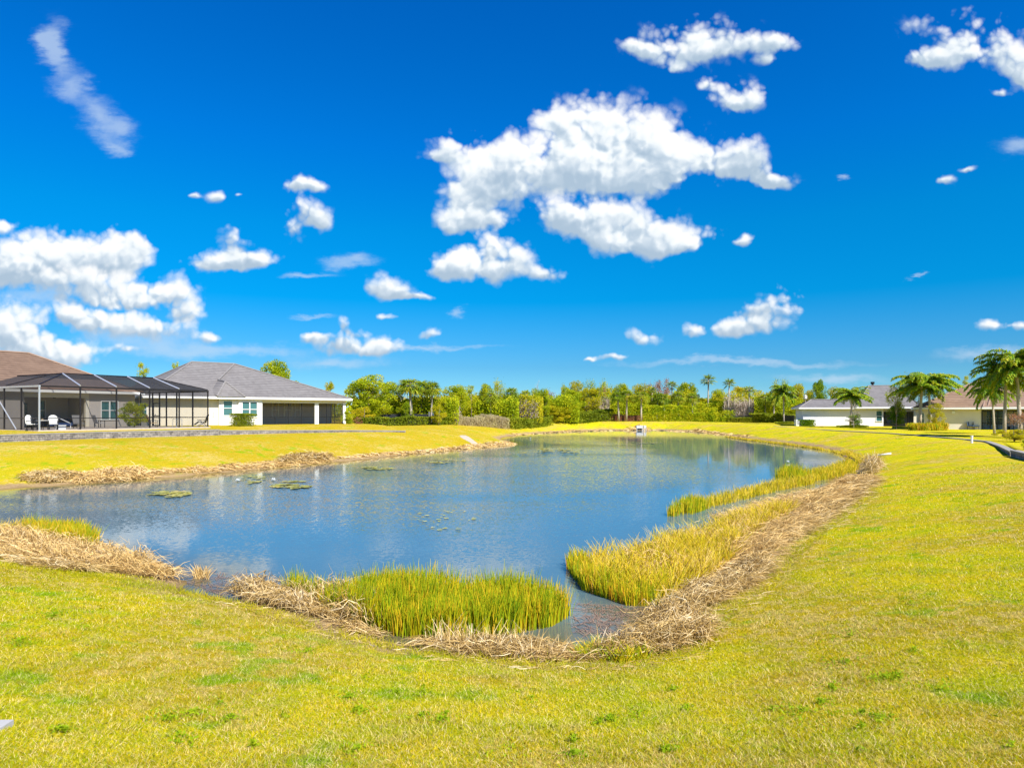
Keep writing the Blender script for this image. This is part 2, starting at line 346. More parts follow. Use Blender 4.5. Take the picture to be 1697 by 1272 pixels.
def pdist(X, Y, poly, closed=True):
    A = poly; B = np.roll(poly, -1, 0) if closed else poly[1:]
    if not closed: A = poly[:-1]
    best = np.full(X.shape, 1e9); inside = np.zeros(X.shape, bool)
    for (ax, ay_), (bx, by) in zip(A, B):
        vx, vy = bx - ax, by - ay_; L = vx * vx + vy * vy + 1e-9
        t = np.clip(((X - ax) * vx + (Y - ay_) * vy) / L, 0, 1)
        best = np.minimum(best, (X - ax - t * vx) ** 2 + (Y - ay_ - t * vy) ** 2)
        c = ((ay_ > Y) != (by > Y)) & (X < vx * (Y - ay_) / (by - ay_ + 1e-12) + ax); inside ^= c
    return np.sqrt(best), inside
LV = np.random.default_rng(3).random((64, 64))
def vnoise(X, Y, s):
    x = np.asarray(X) / s; y = np.asarray(Y) / s; xi = np.floor(x).astype(int); yi = np.floor(y).astype(int); fx = x - xi; fy = y - yi
    fx = fx * fx * (3 - 2 * fx); fy = fy * fy * (3 - 2 * fy); g = lambda a, b: LV[a % 64, b % 64]
    return (g(xi, yi) * (1 - fx) + g(xi + 1, yi) * fx) * (1 - fy) + (g(xi, yi + 1) * (1 - fx) + g(xi + 1, yi + 1) * fx) * fy - .5
HF = np.array([(0, 0, 1.8, 10), (-12, 3, 1.75, 9), (15, 5, 1.6, 10), (25, 33, 1.14, 7), (33, 48, 1.28, 7), (36, 62, 1.29, 7), (38, 79, 1.28, 7), (42, 104, 1.31, 7), (20, 60, 1.25, 8),
               (-34, 43, 1.46, 12), (-25.5, 58, 1.46, 12), (-17, 64, 1.5, 11), (-11, 68, 1.58, 11), (-20, 84, 1.7, 12), (-8, 101, 1.68, 9), (3, 122, 1.6, 9),
               (12, 134, 1.6, 7), (25, 142, 1.6, 8), (55, 140, 1.4, 9), (-60, 60, 1.5, 13), (0, 300, 1.6, 10), (150, 60, 1.2, 12), (0, -60, 1.9, 10), (-60, 0, 1.8, 9)])
def shore_d(X, Y):
    d, ins = pdist(X, Y, SHW); d = np.where(ins, -d, d)
    return d + vnoise(X, Y, .9) * .5 * np.clip(1 - np.abs(d) / 3, 0, 1) * np.clip(np.asarray(Y) / 12, .6, 2.5)
def gz(X, Y, d=None):
    X = np.atleast_1d(np.asarray(X, float)); Y = np.atleast_1d(np.asarray(Y, float))
    if d is None: d = shore_d(X, Y)
    num = np.zeros(X.shape); nw = np.zeros(X.shape); den = np.zeros(X.shape)
    for hx, hy, hh, hw in HF:
        w = 1 / ((X - hx) ** 2 + (Y - hy) ** 2 + 9) ** 1.5
        num += w * hh; nw += w * hw; den += w
    hh = num / den; hw = nw / den
    t = np.clip(d / hw, 0, 1); z = hh * (1 - (1 - t) ** 1.35)
    z += vnoise(X, Y, 2.3) * .05 * np.clip(d, 0, 1) + vnoise(X, Y, 9) * .07 * np.clip(d / 4, 0, 1)
    return np.where(d < 0, -.9 * (1 - np.exp(np.minimum(d, 0) / 3.0)) - .01, z + .01)
def gz1(x, y): return float(gz(x, y)[0])

def mat_ground():
    m, t = mat_new('lawn'); g = t.node('ShaderNodeNewGeometry').outputs['Position']
    at_ = t.node('ShaderNodeAttribute', attribute_name='shore'); d = at_.outputs['Fac']
    c, h = lawn_color(t, g); c = t.mix(1.0, c, (.84, .83, .95), 'MULTIPLY')  # ground toned down evenly, painting in the self-shade of lawn blades
    # damp litter and bare soil along the waterline
    nn = t.noise(g, 1.6, 5, .65)
    dd = t.m('ADD', d, t.m('MULTIPLY', t.m('SUBTRACT', nn, .5), 2.4))
    soil = t.mix(t.noise(g, 9, 5, .7), (.18, .10, .035), (.50, .37, .20))
    c = t.mix(t.ss(dd, 1.3, .35), c, soil)
    c = t.mix(t.ss(d, .25, -.15), c, (.13, .085, .03))
    b = prin(t, c, 1.0, 0, .0, bump(t, h, .9, .05)); t.l.new(b.outputs[0], t.out.inputs[0]); return m
def lawn_color(t, g):
    n1 = t.noise(g, .35, 4, .55); n2 = t.noise(g, 1.3, 5, .6, .3); n3 = t.noise(g, 4.5, 4, .65); n4 = t.noise(g, 26, 4, .75)
    base = t.mix(t.ss(n2, .35, .68), (.64, .52, .012), (.46, .48, .010))
    sp = t.node('ShaderNodeSeparateXYZ'); t.put(sp.inputs[0], g)
    far = t.m('MULTIPLY', t.ss(sp.outputs[1], 22, 45), t.ss(sp.outputs[0], 12, -6))      # the left bank is the driest
    base = t.mix(t.m('MAXIMUM', t.m('MULTIPLY', t.ss(n1, .42, .62), .6), t.m('MULTIPLY', far, .75)), base, (.46, .315, .018))
    straw = t.mix(n4, (.58, .42, .09), (.80, .62, .25))
    c = t.mix(t.m('MULTIPLY', t.ss(t.m('ADD', t.m('MULTIPLY', n3, .6), t.m('MULTIPLY', n1, .4)), .51, .60), .50), base, straw)
    green = t.m('MULTIPLY', t.ss(t.noise(t.v('ADD', g, (31, 7, 0)), .85, 5, .65), .56, .66), .85)
    c = t.mix(green, c, (.24, .40, .006))
    c = t.mix(1.0, c, t.ramp(n4, [(.32, (.48, .54, .6)), (.5, (1, 1, 1)), (.68, (1.3, 1.25, 1.3))]), 'MULTIPLY')
    return c, n4
M['lawn'] = mat_ground()

def axis(lo, hi, c, near, grow):
    out = [c]; x = c; st = near
    while x < hi: x += st; out.append(x); st = near + grow * abs(x - c)
    x = c; st = near
    while x > lo: x -= st; out.insert(0, x); st = near + grow * abs(x - c)
    return np.array(out)
gx = axis(-2500, 2500, 0, .16, .022); gy = axis(-300, 4000, 9, .14, .015)
GX, GY = np.meshgrid(gx, gy); dG = shore_d(GX, GY)
nearm = (np.abs(GX) < 400) & (GY < 500)
ZG = gz(GX.ravel(), GY.ravel(), dG.ravel()).reshape(GX.shape)
nx, ny = len(gx), len(gy); idx = np.arange(nx * ny).reshape(ny, nx)
quads = np.stack([idx[:-1, :-1], idx[:-1, 1:], idx[1:, 1:], idx[1:, :-1]], -1).reshape(-1, 4)
me = smooth(np_mesh('ground', np.stack([GX, GY, ZG], -1).reshape(-1, 3), quads))
a = me.attributes.new('shore', 'FLOAT', 'POINT'); a.data.foreach_set('value', np.clip(dG.ravel(), -30, 60).astype(np.float32))
ground = tag(obj('ground', me, M['lawn']), kind='structure')

# ------------------------------------------------------------------ water
def mat_water():
    m, t = mat_new('pond_water'); g = t.node('ShaderNodeNewGeometry').outputs['Position']
    s = t.node('ShaderNodeAttribute', attribute_name='shore').outputs['Fac']
    sy0 = t.node('ShaderNodeSeparateXYZ'); t.put(sy0.inputs[0], g)
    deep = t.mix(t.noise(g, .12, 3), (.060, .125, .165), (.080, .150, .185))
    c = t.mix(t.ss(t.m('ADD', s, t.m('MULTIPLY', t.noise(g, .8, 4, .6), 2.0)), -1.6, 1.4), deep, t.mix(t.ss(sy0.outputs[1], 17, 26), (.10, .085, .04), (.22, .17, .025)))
    p = t.v('MULTIPLY', g, (1, 1.5, 1))
    wind = t.ss(t.noise(t.v('MULTIPLY', g, (.35, 1, 1)), .08, 3, .5), .34, .56)
    sy = t.node('ShaderNodeSeparateXYZ'); t.put(sy.inputs[0], g)
    calm = t.m('MULTIPLY', t.m('MULTIPLY', t.ss(t.m('ADD', sy.outputs[0], t.m('MULTIPLY', t.noise(g, .3, 3), 4)), 17, 11), t.ss(t.m('ADD', sy.outputs[1], t.m('MULTIPLY', t.noise(g, .3, 4), 7)), 15.5, 20)), t.ss(t.m('ADD', sy.outputs[1], t.m('MULTIPLY', sy.outputs[0], .9)), 118, 70))   # the banks shelter both ends
    q = t.v('MULTIPLY', g, (.7, 1.6, 1))
    amp = t.m('MULTIPLY_ADD', t.m('MULTIPLY', t.m('MULTIPLY_ADD', wind, .7, .3), t.m('MULTIPLY', calm, t.ss(s, -1.0, -11))), 1.0, .06)
    w1 = t.v('SUBTRACT', t.noise(p, 9.0, 3, .65, .4, out=1), (.5, .5, .5)); w2 = t.v('SUBTRACT', t.noise(q, 1.7, 2, .5, .5, out=1), (.5, .5, .5))
    sl = t.v('ADD', t.v('MULTIPLY', w1, (.50, .66, 0)), t.v('MULTIPLY', w2, (.05, .09, 0)))
    sc2 = t.node('ShaderNodeVectorMath', operation='SCALE'); t.put(sc2.inputs[0], sl); t.put(sc2.inputs[3], amp)
    nrm = t.v('NORMALIZE', t.v('ADD', sc2.outputs[0], (0, 0, 1)))
    b = prin(t, c, .04, 0, .5, nrm); b.inputs['IOR'].default_value = 1.33
    t.l.new(b.outputs[0], t.out.inputs[0]); return m
wx = np.arange(-60, 62, .7); wy = np.concatenate([np.arange(6, 20, .3), np.arange(20, 145, 1.0)])
WX, WY = np.meshgrid(wx, wy); dW = shore_d(WX, WY)
idx = np.arange(WX.size).reshape(WX.shape)
quads = np.stack([idx[:-1, :-1], idx[:-1, 1:], idx[1:, 1:], idx[1:, :-1]], -1).reshape(-1, 4)
keep = dW.ravel()[quads].min(1) < 1.5
me = np_mesh('pond_water', np.stack([WX, WY, 0 * WX], -1).reshape(-1, 3), quads[keep])
a = me.attributes.new('shore', 'FLOAT', 'POINT'); a.data.foreach_set('value', np.clip(dW.ravel(), -30, 30).astype(np.float32))
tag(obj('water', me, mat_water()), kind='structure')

# ------------------------------------------------------------------ house lots and block retaining walls
def lot(name, pts, back, zpad, n=14):
    """lawn of the lots, level with the wall top and running back under the houses"""
    V = []; k = len(pts); ts = [0, .03, .08, .15, .25, .4, .6, 1.0]
    for (x, y, zt) in pts:
        for t_ in ts: V.append((x + back[0] * t_, y + back[1] * t_, zt - .04 + (zpad - zt + .04) * min(1, t_ * 6)))
    m_ = len(ts); Fq = [(i * m_ + j, (i + 1) * m_ + j, (i + 1) * m_ + j + 1, i * m_ + j + 1) for i in range(k - 1) for j in range(m_ - 1)]
    me = np_mesh(name, V, np.array(Fq)); a = me.attributes.new('shore', 'FLOAT', 'POINT'); a.data.foreach_set('value', np.full(len(V), 30, np.float32))
    return tag(obj(name, me, M['lawn']), kind='structure')
def wall(pts, label, thick=.3, capm=None):
    """pts: x, y, ztop; foot goes into the bank"""
    root = thing('retaining_wall', label, 'wall', (0, 0, 0))
    m1 = MB(); m2 = MB()
    P_ = [Vector((p[0], p[1], 0)) for p in pts]; N = []
    for i in range(len(P_)):
        d = (P_[min(i + 1, len(P_) - 1)] - P_[max(i - 1, 0)]).normalized(); N.append(Vector((-d.y, d.x, 0)))
    def strip(mb, off0, off1, z0f, z1f):
        vs = []; fs = []
        for i, p in enumerate(P_):
            a_ = p + N[i] * off0; b_ = p + N[i] * off1
            vs += [(a_.x, a_.y, z0f(i)), (a_.x, a_.y, z1f(i)), (b_.x, b_.y, z1f(i)), (b_.x, b_.y, z0f(i))]
        for i in range(len(P_) - 1):
            q = i * 4
            for k in range(4): fs.append((q + k, q + (k + 1) % 4, q + 4 + (k + 1) % 4, q + 4 + k))
        fs += [(0, 1, 2, 3), tuple(len(vs) - 4 + k for k in (3, 2, 1, 0))]
        mb.add(vs, fs)
    strip(m1, 0, thick, lambda i: pts[i][2] - 1.0, lambda i: pts[i][2] - .08)
    strip(m2, -.03, thick + .03, lambda i: pts[i][2] - .078, lambda i: pts[i][2])
    m1.build('block_face', M['blocks'], root); m2.build('cap', M['capstone'], root); return root
def dens(pts, k=4):
    out = []
    for a_, b_ in zip(pts[:-1], pts[1:]):
        for i in range(k): out.append(tuple(a_[j] + (b_[j] - a_[j]) * i / k for j in range(3)))
    return out + [pts[-1]]
def wp(px, py, D): x, y = xy(px, D); return (x, y, zat(py, D))
LW = [wp(-330, 731, 32), wp(-60, 722, 40), wp(0, 720, 43), wp(170, 715, 50), wp(364, 711, 58)]
LW2 = [wp(364.5, 712.6, 58.2), wp(555, 712.2, 64), wp(672, 713.2, 68)]
wall(dens(LW), 'grey block retaining wall below the screened pool patio, the taller stretch')
wall(dens(LW2), 'low grey block wall tapering into the grass below the white house')
lot('left_lot_lawn', dens(LW + LW2), (-22, 40), 2.08)
bpy.data.objects['left_lot_lawn'].name = 'lawn'
RW = [wp(1285, 705.6, 104), wp(1330, 709.2, 91), wp(1380, 712.4, 79), wp(1480, 717.4, 67), wp(1580, 725, 55), wp(1640, 730.5, 48.5), wp(1665, 738.5, 40.5), wp(1686, 747.5, 34)]
RW2 = [wp(1687, 745.5, 33.8), wp(1790, 768, 26), wp(2100, 820, 18)]
wall(dens(RW)[::-1], 'long low block edging curving in front of the right hand houses')
wall(dens(RW2)[::-1], 'taller block wall end at the right edge below the shrub')
lot('lawn_right', dens(RW + RW2)[::-1], (42, 62), 1.33)
bpy.data.objects['lawn_right'].name = 'lawn.001'

# ------------------------------------------------------------------ houses
def frame_tf(O, u_, n_):
    return lambda s, t_, z: (O[0] + u_[0] * s + n_[0] * t_, O[1] + u_[1] * s + n_[1] * t_, z)
def wall_open(mb, s0, s1, t0, t1, z0, z1, ops):
    """wall slab with rectangular openings (a0, a1, b0, b1)"""
    xs = sorted({s0, s1, *[o[0] for o in ops], *[o[1] for o in ops]})
    for a_, b_ in zip(xs[:-1], xs[1:]):
        mid = (a_ + b_) / 2; hol = sorted([(o[2], o[3]) for o in ops if o[0] < mid < o[1]]); z = z0
        for h0, h1 in hol:
            if h0 > z: mb.box(a_, b_, t0, t1, z, h0)
            z = h1
        if z < z1: mb.box(a_, b_, t0, t1, z, z1)
def window(root, tf, s0, s1, z0, z1, t=0.0, cols=1, rows=2, trim='trim'):
    f = MB(tf); w = .06
    f.box(s0 - w, s1 + w, t - .05, t + .06, z1, z1 + w); f.box(s0 - w, s0, t - .05, t + .06, z0, z1); f.box(s1, s1 + w, t - .05, t + .06, z0, z1)
    for i in range(1, cols): c = s0 + (s1 - s0) * i / cols; f.box(c - .05, c + .05, t - .045, t + .05, z0, z1)
    for i in range(1, rows): c = z0 + (z1 - z0) * i / rows; f.box(s0, s1, t - .02, t + .05, c - .03, c + .03)
    fo = f.build('window', M[trim], root)
    MB(tf).box(s0 - .12, s1 + .12, t - .10, t + .05, z0 - .08, z0).build('sill', M[trim], fo)
    MB(tf).box(s0, s1, t + .06, t + .09, z0, z1).build('pane', M['glass'], fo)
def hip_roof(root, tf, s0, s1, t0, t1, ze, zr, ra, rb, mat, capm, ov=.55, tm=None):
    s0 -= ov; s1 += ov; t0 -= ov; t1 += ov; tm = (t0 + t1) / 2 if tm is None else tm
    th = .18
    top = [(s0, t0, ze), (s1, t0, ze), (s1, t1, ze), (s0, t1, ze), (ra, tm, zr), (rb, tm, zr)]
    bot = [(s0, t0, ze - th), (s1, t0, ze - th), (s1, t1, ze - th), (s0, t1, ze - th)]
    r = MB(tf).add(top + bot, [(0, 1, 5, 4), (1, 2, 5), (2, 3, 4, 5), (3, 0, 4), (6, 7, 8, 9)]).build('roof', mat, root)
    g = MB(tf)
    g.box(s0 - .02, s1 + .02, t0 - .10, t0 - .002, ze - th - .03, ze + .02); g.box(s0 - .02, s1 + .02, t1 + .002, t1 + .10, ze - th - .03, ze + .02)
    g.box(s0 - .10, s0 - .022, t0 - .10, t1 + .10, ze - th - .03, ze + .02); g.box(s1 + .022, s1 + .10, t0 - .10, t1 + .10, ze - th - .03, ze + .02)
    g.build('gutter', M['trim'], root)
    c = MB()
    P3 = [Vector(tf(*p)) + Vector((0, 0, .03)) for p in top]
    for i, j in ((0, 4), (1, 5), (2, 5), (3, 4), (4, 5)): c.tube([P3[i], P3[j]], .10, 6)
    c.build('ridge_cap', capm, r)
    return r
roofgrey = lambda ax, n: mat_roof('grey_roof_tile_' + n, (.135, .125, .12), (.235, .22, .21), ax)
M['capgrey'] = plain('grey_ridge_tile', (.215, .20, .19), .8, var=.15)
M['capbrown'] = plain('brown_ridge_tile', (.27, .18, .13), .8, var=.15)

# house B: white walls, grey hip roof, left
uB = Vector((.757, .653)); nB = Vector((-.653, .757)); OB = Vector((-37.3, 67.5))
tB = frame_tf(OB, uB, nB); LB = 22.0; pad = 2.05; eB = 5.12
def sB(px):      # distance along the front where a column of the photograph meets it
    k = (px - CX) / F; return (k * OB.y - OB.x) / (uB.x - k * uB.y)
rootB = thing('house', 'white single storey house with grey tile hip roof and screened porch on its right end', 'house', (0, 0, 0))
g = MB(tB)
lan0, lan1 = sB(432), sB(572)
ops = [(sB(231), sB(239) + .2, pad + 1.1, pad + 2.3)]
b0, b1, b2, b3 = sB(352), sB(364), sB(395), sB(428)
ops2 = []
wall_open(g, 0, b0, 0, .25, pad - .3, eB - .15, ops)
g.box(b0, b1 - .003, 0, .25, pad - .3, eB - .15)
g.build('wall', M['cream'], rootB)
window(rootB, tB, ops[0][0], ops[0][1], ops[0][2], ops[0][3], .0)
# the bay: two facets standing proud
bay = MB(tB); zt = eB - .15
w1 = (b1 + .35, b1 + 1.55); w2 = (b2 + .25, b3 - .45)
bay.box(b1, b2, -.30, -.05, pad - .3, pad + 1.0)
wall_open(bay, b1, b2 - .003, -.30, -.05, pad + 1.0, zt, [(sB(369), sB(383), pad + 1.1, pad + 2.65)])
wall_open(bay, b2, lan0, -.5, -.25, pad - .3, zt, [(sB(399), sB(423), pad + .95, pad + 2.55)])
bay.box(b1 - .15, b1 - .003, -.28, .0, pad - .3, zt); bay.box(b2 - .13, b2 - .003, -.5, -.302, pad - .3, zt)
bay.build('bay_wall', M['white'], rootB)
window(rootB, tB, sB(369), sB(383), pad + 1.1, pad + 2.65, -.30)
window(rootB, tB, sB(399), sB(423), pad + .95, pad + 2.55, -.50, cols=2)
g = MB(tB)
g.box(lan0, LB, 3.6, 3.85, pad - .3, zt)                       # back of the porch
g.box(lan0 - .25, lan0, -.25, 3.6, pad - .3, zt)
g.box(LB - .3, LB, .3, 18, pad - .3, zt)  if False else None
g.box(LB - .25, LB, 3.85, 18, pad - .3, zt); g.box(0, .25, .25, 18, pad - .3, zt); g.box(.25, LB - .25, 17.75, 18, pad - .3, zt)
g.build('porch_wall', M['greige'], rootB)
g = MB(tB)
g.box(lan0 + .0, LB, -.3, -.05, zt - .42, zt)                      # beam
g.box(LB - .25, LB, -.05, 3.6, zt - .42, zt)
g.build('porch_beam', M['creamtrim'], rootB)
for a_, b_ in ((sB(520), sB(526.5)), (LB - .35, LB)):
    MB(tB).box(a_, b_, -.29, .02, pad - .3, zt - .42).build('pillar', M['white'], rootB)
MB(tB).box(lan0, LB, -.3, 3.6, pad - .25, pad - .02).build('porch_floor', M['patio'], rootB)
MB(tB).box(-.4, LB + .4, -.4, 18.3, zt + .002, zt + .05).build('soffit', M['trim'], rootB)
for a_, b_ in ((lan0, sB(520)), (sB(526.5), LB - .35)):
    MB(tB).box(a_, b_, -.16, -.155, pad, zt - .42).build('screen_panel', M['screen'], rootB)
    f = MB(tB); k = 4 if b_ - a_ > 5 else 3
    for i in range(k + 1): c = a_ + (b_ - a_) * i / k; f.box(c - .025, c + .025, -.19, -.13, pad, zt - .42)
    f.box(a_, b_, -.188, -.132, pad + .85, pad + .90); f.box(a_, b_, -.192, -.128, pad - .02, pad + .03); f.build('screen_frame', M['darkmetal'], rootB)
sp = MB(tB); sp.box(LB - .14, LB - .13, .02, 3.6, pad, zt - .42); sp.build('screen_panel', M['screen'], rootB)
for (pa, pb) in ((458, 468), (479, 491), (497.5, 505.5)):
    k = 1.05; window(rootB, tB, sB(pa) + .9, sB(pb) + .9, pad + .9, pad + 2.55, 3.6 - .02)
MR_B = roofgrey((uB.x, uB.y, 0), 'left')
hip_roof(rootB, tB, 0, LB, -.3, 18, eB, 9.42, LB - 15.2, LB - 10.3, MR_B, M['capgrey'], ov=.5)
# small hip over the bay
sm_ = sB(379); zm = lambda t_: eB + .446 * (t_ + .8)          # main roof height over the bay
bt = [(sB(355), -1.0, eB + .04), (sB(401), -1.0, eB + .04), (sm_, 1.1, eB + 1.75), (sm_, 3.6, zm(3.6) + .06), (sB(355) - .1, 1.1, zm(1.1) - .15), (sB(401) + .1, 1.1, zm(1.1) - .15)]
MB(tB).add(bt, [(0, 1, 2), (1, 5, 3, 2), (4, 0, 2, 3)]).build('bay_roof', MR_B, rootB)
c = MB(); q = [Vector(tB(*p)) + Vector((0, 0, .03)) for p in bt]
c.tube([q[0], q[2]], .10, 6); c.tube([q[1], q[2]], .10, 6); c.tube([q[2], q[3]], .10, 6); c.tube([q[3], Vector(tB(LB - 10.3, 8.85, 9.45))], .10, 6)
c.build('ridge_cap', M['capgrey'], rootB)
for (px, py, Y_) in ((349, 627.5, 78), (375, 619, 80)):
    x, y = xy(px, Y_); z = zat(py, Y_) - .3
    MB().tube([(x, y, z - .25), (x, y, z + .3)], .09, 8).tube([(x, y, z + .3), (x, y, z + .42)], .17, 8).build('vent_pipe', M['trim'], rootB)
MB(tB).box(sB(352.5), sB(354), -.06, -.004, pad + .9, pad + 1.5).build('meter_box', M['silver'], rootB)

# house A: brown roof, behind the pool cage
uA = Vector((.49, .872)).normalized(); nA = Vector((-uA.y, uA.x)); RA = Vector((-37.9, 66.7))
tA = frame_tf(RA, -uA, nA)          # s runs away from the right corner
eA = 5.45
def sA(px):
    k = (px - CX) / F; return (RA.x - k * RA.y) / (uA.x - k * uA.y)
rootA = thing('house', 'house with brown tile roof and covered patio behind the screened pool', 'house', (0, 0, 0))
l0, l1 = sA(147), sA(40); zt = eA - .15
g = MB(tA)
wall_open(g, 0, l0, 0, .25, pad - .3, zt, [(sA(195), sA(168), pad + .75, pad + 2.45)])
g.box(0, .25, .25, 13, pad - .3, zt); g.box(.25, 26, 12.75, 13, pad - .3, zt); g.box(25.75, 26, .25, 12.75, pad - .3, zt)
g.box(l1, 26, 0, .25, pad - .3, zt)
g.build('wall', M['greige'], rootA)
window(rootA, tA, sA(195), sA(168), pad + .75, pad + 2.45, 0, cols=2)
g = MB(tA); dl = 3.6
wall_open(g, l0 - .25, l1 + .25, dl, dl + .25, pad - .3, zt, [(sA(112) + .2, sA(103) + .3, pad + .7, pad + 2.5), (sA(66) - .4, l1 - .2, pad, pad + 2.45)])
g.box(l0 - .25, l0 - .003, .25, dl, pad - .3, zt); g.box(l1 + .003, l1 + .25, .25, dl, pad - .3, zt)
g.build('patio_wall', M['greige'], rootA)
window(rootA, tA, sA(112) + .2, sA(103) + .3, pad + .7, pad + 2.5, dl)
d0, d1 = sA(66) - .4, l1 - .2
f = MB(tA)
for i in range(5): c = d0 + (d1 - d0) * i / 4; f.box(c - .05, c + .05, dl - .03, dl + .08, pad, pad + 2.45)
f.box(d0 - .05, d1 + .05, dl - .032, dl + .082, pad + 2.45, pad + 2.55)
fo = f.build('sliding_door', M['trim'], rootA); MB(tA).box(d0, d1, dl + .09, dl + .12, pad, pad + 2.45).build('pane', M['glass'], fo)
MB(tA).box(l0, l1, -.02, .24, pad + 2.75, zt).build('patio_beam', M['creamtrim'], rootA)
MB(tA).box(l0 - .02, l0 + .3, -.04, .26, pad - .3, pad + 2.75).build('pillar', M['cream'], rootA)
MB(tA).box(-.4, 26.4, -.4, 13.4, zt + .002, zt + .05).build('soffit', M['trim'], rootA)
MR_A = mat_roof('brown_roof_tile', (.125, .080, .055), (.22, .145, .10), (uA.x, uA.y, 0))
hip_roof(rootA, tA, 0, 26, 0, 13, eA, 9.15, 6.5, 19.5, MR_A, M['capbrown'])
# television and fan on the patio
tv = thing('television', 'black flat television hung on the covered patio wall', 'television', tA(sA(97) + 1.8, dl - .12, pad + 1.75), math.atan2(uA.y, uA.x))
MB().box(-.85, .85, -.02, .06, -.5, .5).build('casing', M['black'], tv); MB().box(-.80, .80, -.03, -.022, -.45, .45).build('screen', M['glass'], tv)
MB().box(-.15, .15, .06, .14, -.1, .1).build('bracket', M['darkmetal'], tv)
fx, fy, fz = tA((l0 + l1) / 2 - .5, 1.6, zt)
fan = thing('ceiling_fan', 'dark ceiling fan under the covered patio roof', 'fan', (fx, fy, fz - .45))
MB().tube([(0, 0, .44), (0, 0, .05)], .025, 6).tube([(0, 0, .08), (0, 0, -.08)], .12, 10).build('motor', M['darkmetal'], fan)
for i in range(5):
    a_ = i * 2 * math.pi / 5 + .3; c_, s_ = math.cos(a_), math.sin(a_)
    tf = lambda x, y, z, c_=c_, s_=s_: (c_ * x - s_ * y, s_ * x + c_ * y, z)
    MB(tf).box(.12, .8, -.07, .07, -.01, .012).build('blade', M['darkmetal'], fan)

# ------------------------------------------------------------------ pool cage
uC = Vector((.49, .872)).normalized(); nC = Vector((-uC.y, uC.x)); C0 = Vector((-34.9, 49.0)); LC = 14.0
tC = frame_tf(C0, uC, nC); DC = 10.4; zb = 2.12; zc = zb + 3.2; zr = zc + 1.2; ins = 3.2
cage = thing('pool_enclosure', 'dark framed screened pool enclosure with sloping mesh roof beside the brown roofed house', 'pool enclosure')
def sC(px):
    k = (px - CX) / F; return (k * C0.y - C0.x) / (uC.x - k * uC.y)
MB(tC).box(-.15, LC + .15, -.15, DC + .1, zb - .35, zb).build('patio_slab', M['patio'], cage)
fr = [0, sC(133), sC(193), sC(248), sC(297), LC]
for i, s in enumerate(fr):
    MB(tC).box(s - .045, s + .045, -.045, .045, zb, zc).build('post', M['silver'] if i == 0 else M['darkmetal'], cage)  # corner post paler than the others: sun on its side put into the metal colour
for t_ in (2.6, 5.2, 7.8, DC):
    MB(tC).box(-.05, .05, t_ - .05, t_ + .05, zb, zc).build('post', M['darkmetal'], cage)
for t_ in (2.2, 4.6, 6.2, 7.3, 8.4, DC):
    MB(tC).box(LC - .05, LC + .05, t_ - .05, t_ + .05, zb, zc).build('post', M['darkmetal'], cage)
MB(tC).box(.062, LC - .062, -.05, .05, zc, zc + .14).build('eave_beam', M['darkmetal'], cage)
MB(tC).box(-.06, .06, -.06, DC, zc, zc + .14).build('eave_beam', M['silver'], cage)
MB(tC).box(LC - .06, LC + .06, -.06, DC, zc, zc + .14).build('eave_beam', M['darkmetal'], cage)
for (a_, b_, c_, d_) in ((.06, LC - .06, -.03, .03), (-.03, .03, .06, DC), (LC - .03, LC + .03, .06, DC)):
    MB(tC).box(a_, b_, c_, d_, zb + .85, zb + .91).build('chair_rail', M['darkmetal'], cage)
MB().tube([tC(-.08, 6.9, zc - .05), tC(-.08, 3.2, zb + .05)], .045, 6).build('brace', M['silver'], cage)
# door on the right side wall
dr = MB(tC)
for t_ in (7.34, 8.36): dr.box(LC + .06, LC + .10, t_ - .035, t_ + .035, zb + .02, zb + 2.25)
for z in (zb + .02, zb + .95, zb + 2.18): dr.box(LC + .062, LC + .098, 7.376, 8.324, z, z + .09)
dro = dr.build('door', M['darkmetal'], cage); MB(tC).box(LC + .10, LC + .14, 8.1, 8.2, zb + 1.05, zb + 1.15).build('handle', M['silver'], dro)
# roof: mansard rising to a flat mesh top
e = [(0, 0, zc + .15), (LC, 0, zc + .15), (LC, DC, zc + .15), (0, DC, zc + .15)]
r_ = [(ins, ins, zr), (LC - ins, ins, zr), (LC - ins, DC, zr), (ins, DC, zr)]
MB(tC).add(e + r_, [(0, 1, 5, 4), (1, 2, 6, 5), (3, 0, 4, 7), (4, 5, 6, 7)]).build('roof_mesh', M['screenroof'], cage)
rb_ = [Vector(tC(*p)) for p in e + r_]
def rbar(a_, b_, mt, w=.045): MB().tube([Vector(tC(*a_)) + Vector((0, 0, .05)), Vector(tC(*b_)) + Vector((0, 0, .05))], w, 4).build('roof_beam', mt, cage)
for s in fr[1:5]:
    rbar((s, 0, zc + .15), (min(max(s, ins), LC - ins), ins, zr), M['silver'], .07)
    rbar((min(max(s, ins), LC - ins), ins, zr), (min(max(s, ins), LC - ins), DC, zr), M['darkmetal'])
rbar(e[0], r_[0], M['darkmetal']); rbar(e[1], r_[1], M['darkmetal']); rbar(r_[0], r_[1], M['darkmetal']); rbar(r_[0], r_[3], M['darkmetal']); rbar(r_[1], r_[2], M['darkmetal'])
rbar((LC, 5, zc + .15), (LC - ins, 5, zr), M['darkmetal']); rbar((0, 5, zc + .15), (ins, 5, zr), M['darkmetal'])
MB(tC).add([(.06, 0, zb), (LC - .06, 0, zb), (LC - .06, 0, zc), (.06, 0, zc)], [(0, 1, 2, 3)]).build('wall_mesh', M['screen'], cage)
MB(tC).add([(0, .06, zb), (0, DC, zb), (0, DC, zc), (0, .06, zc)], [(0, 1, 2, 3)]).build('wall_mesh', M['screendark'], cage)
MB(tC).add([(LC, .06, zb), (LC, DC, zb), (LC, DC, zc), (LC, .06, zc)], [(0, 1, 2, 3)]).build('wall_mesh', M['screen'], cage)

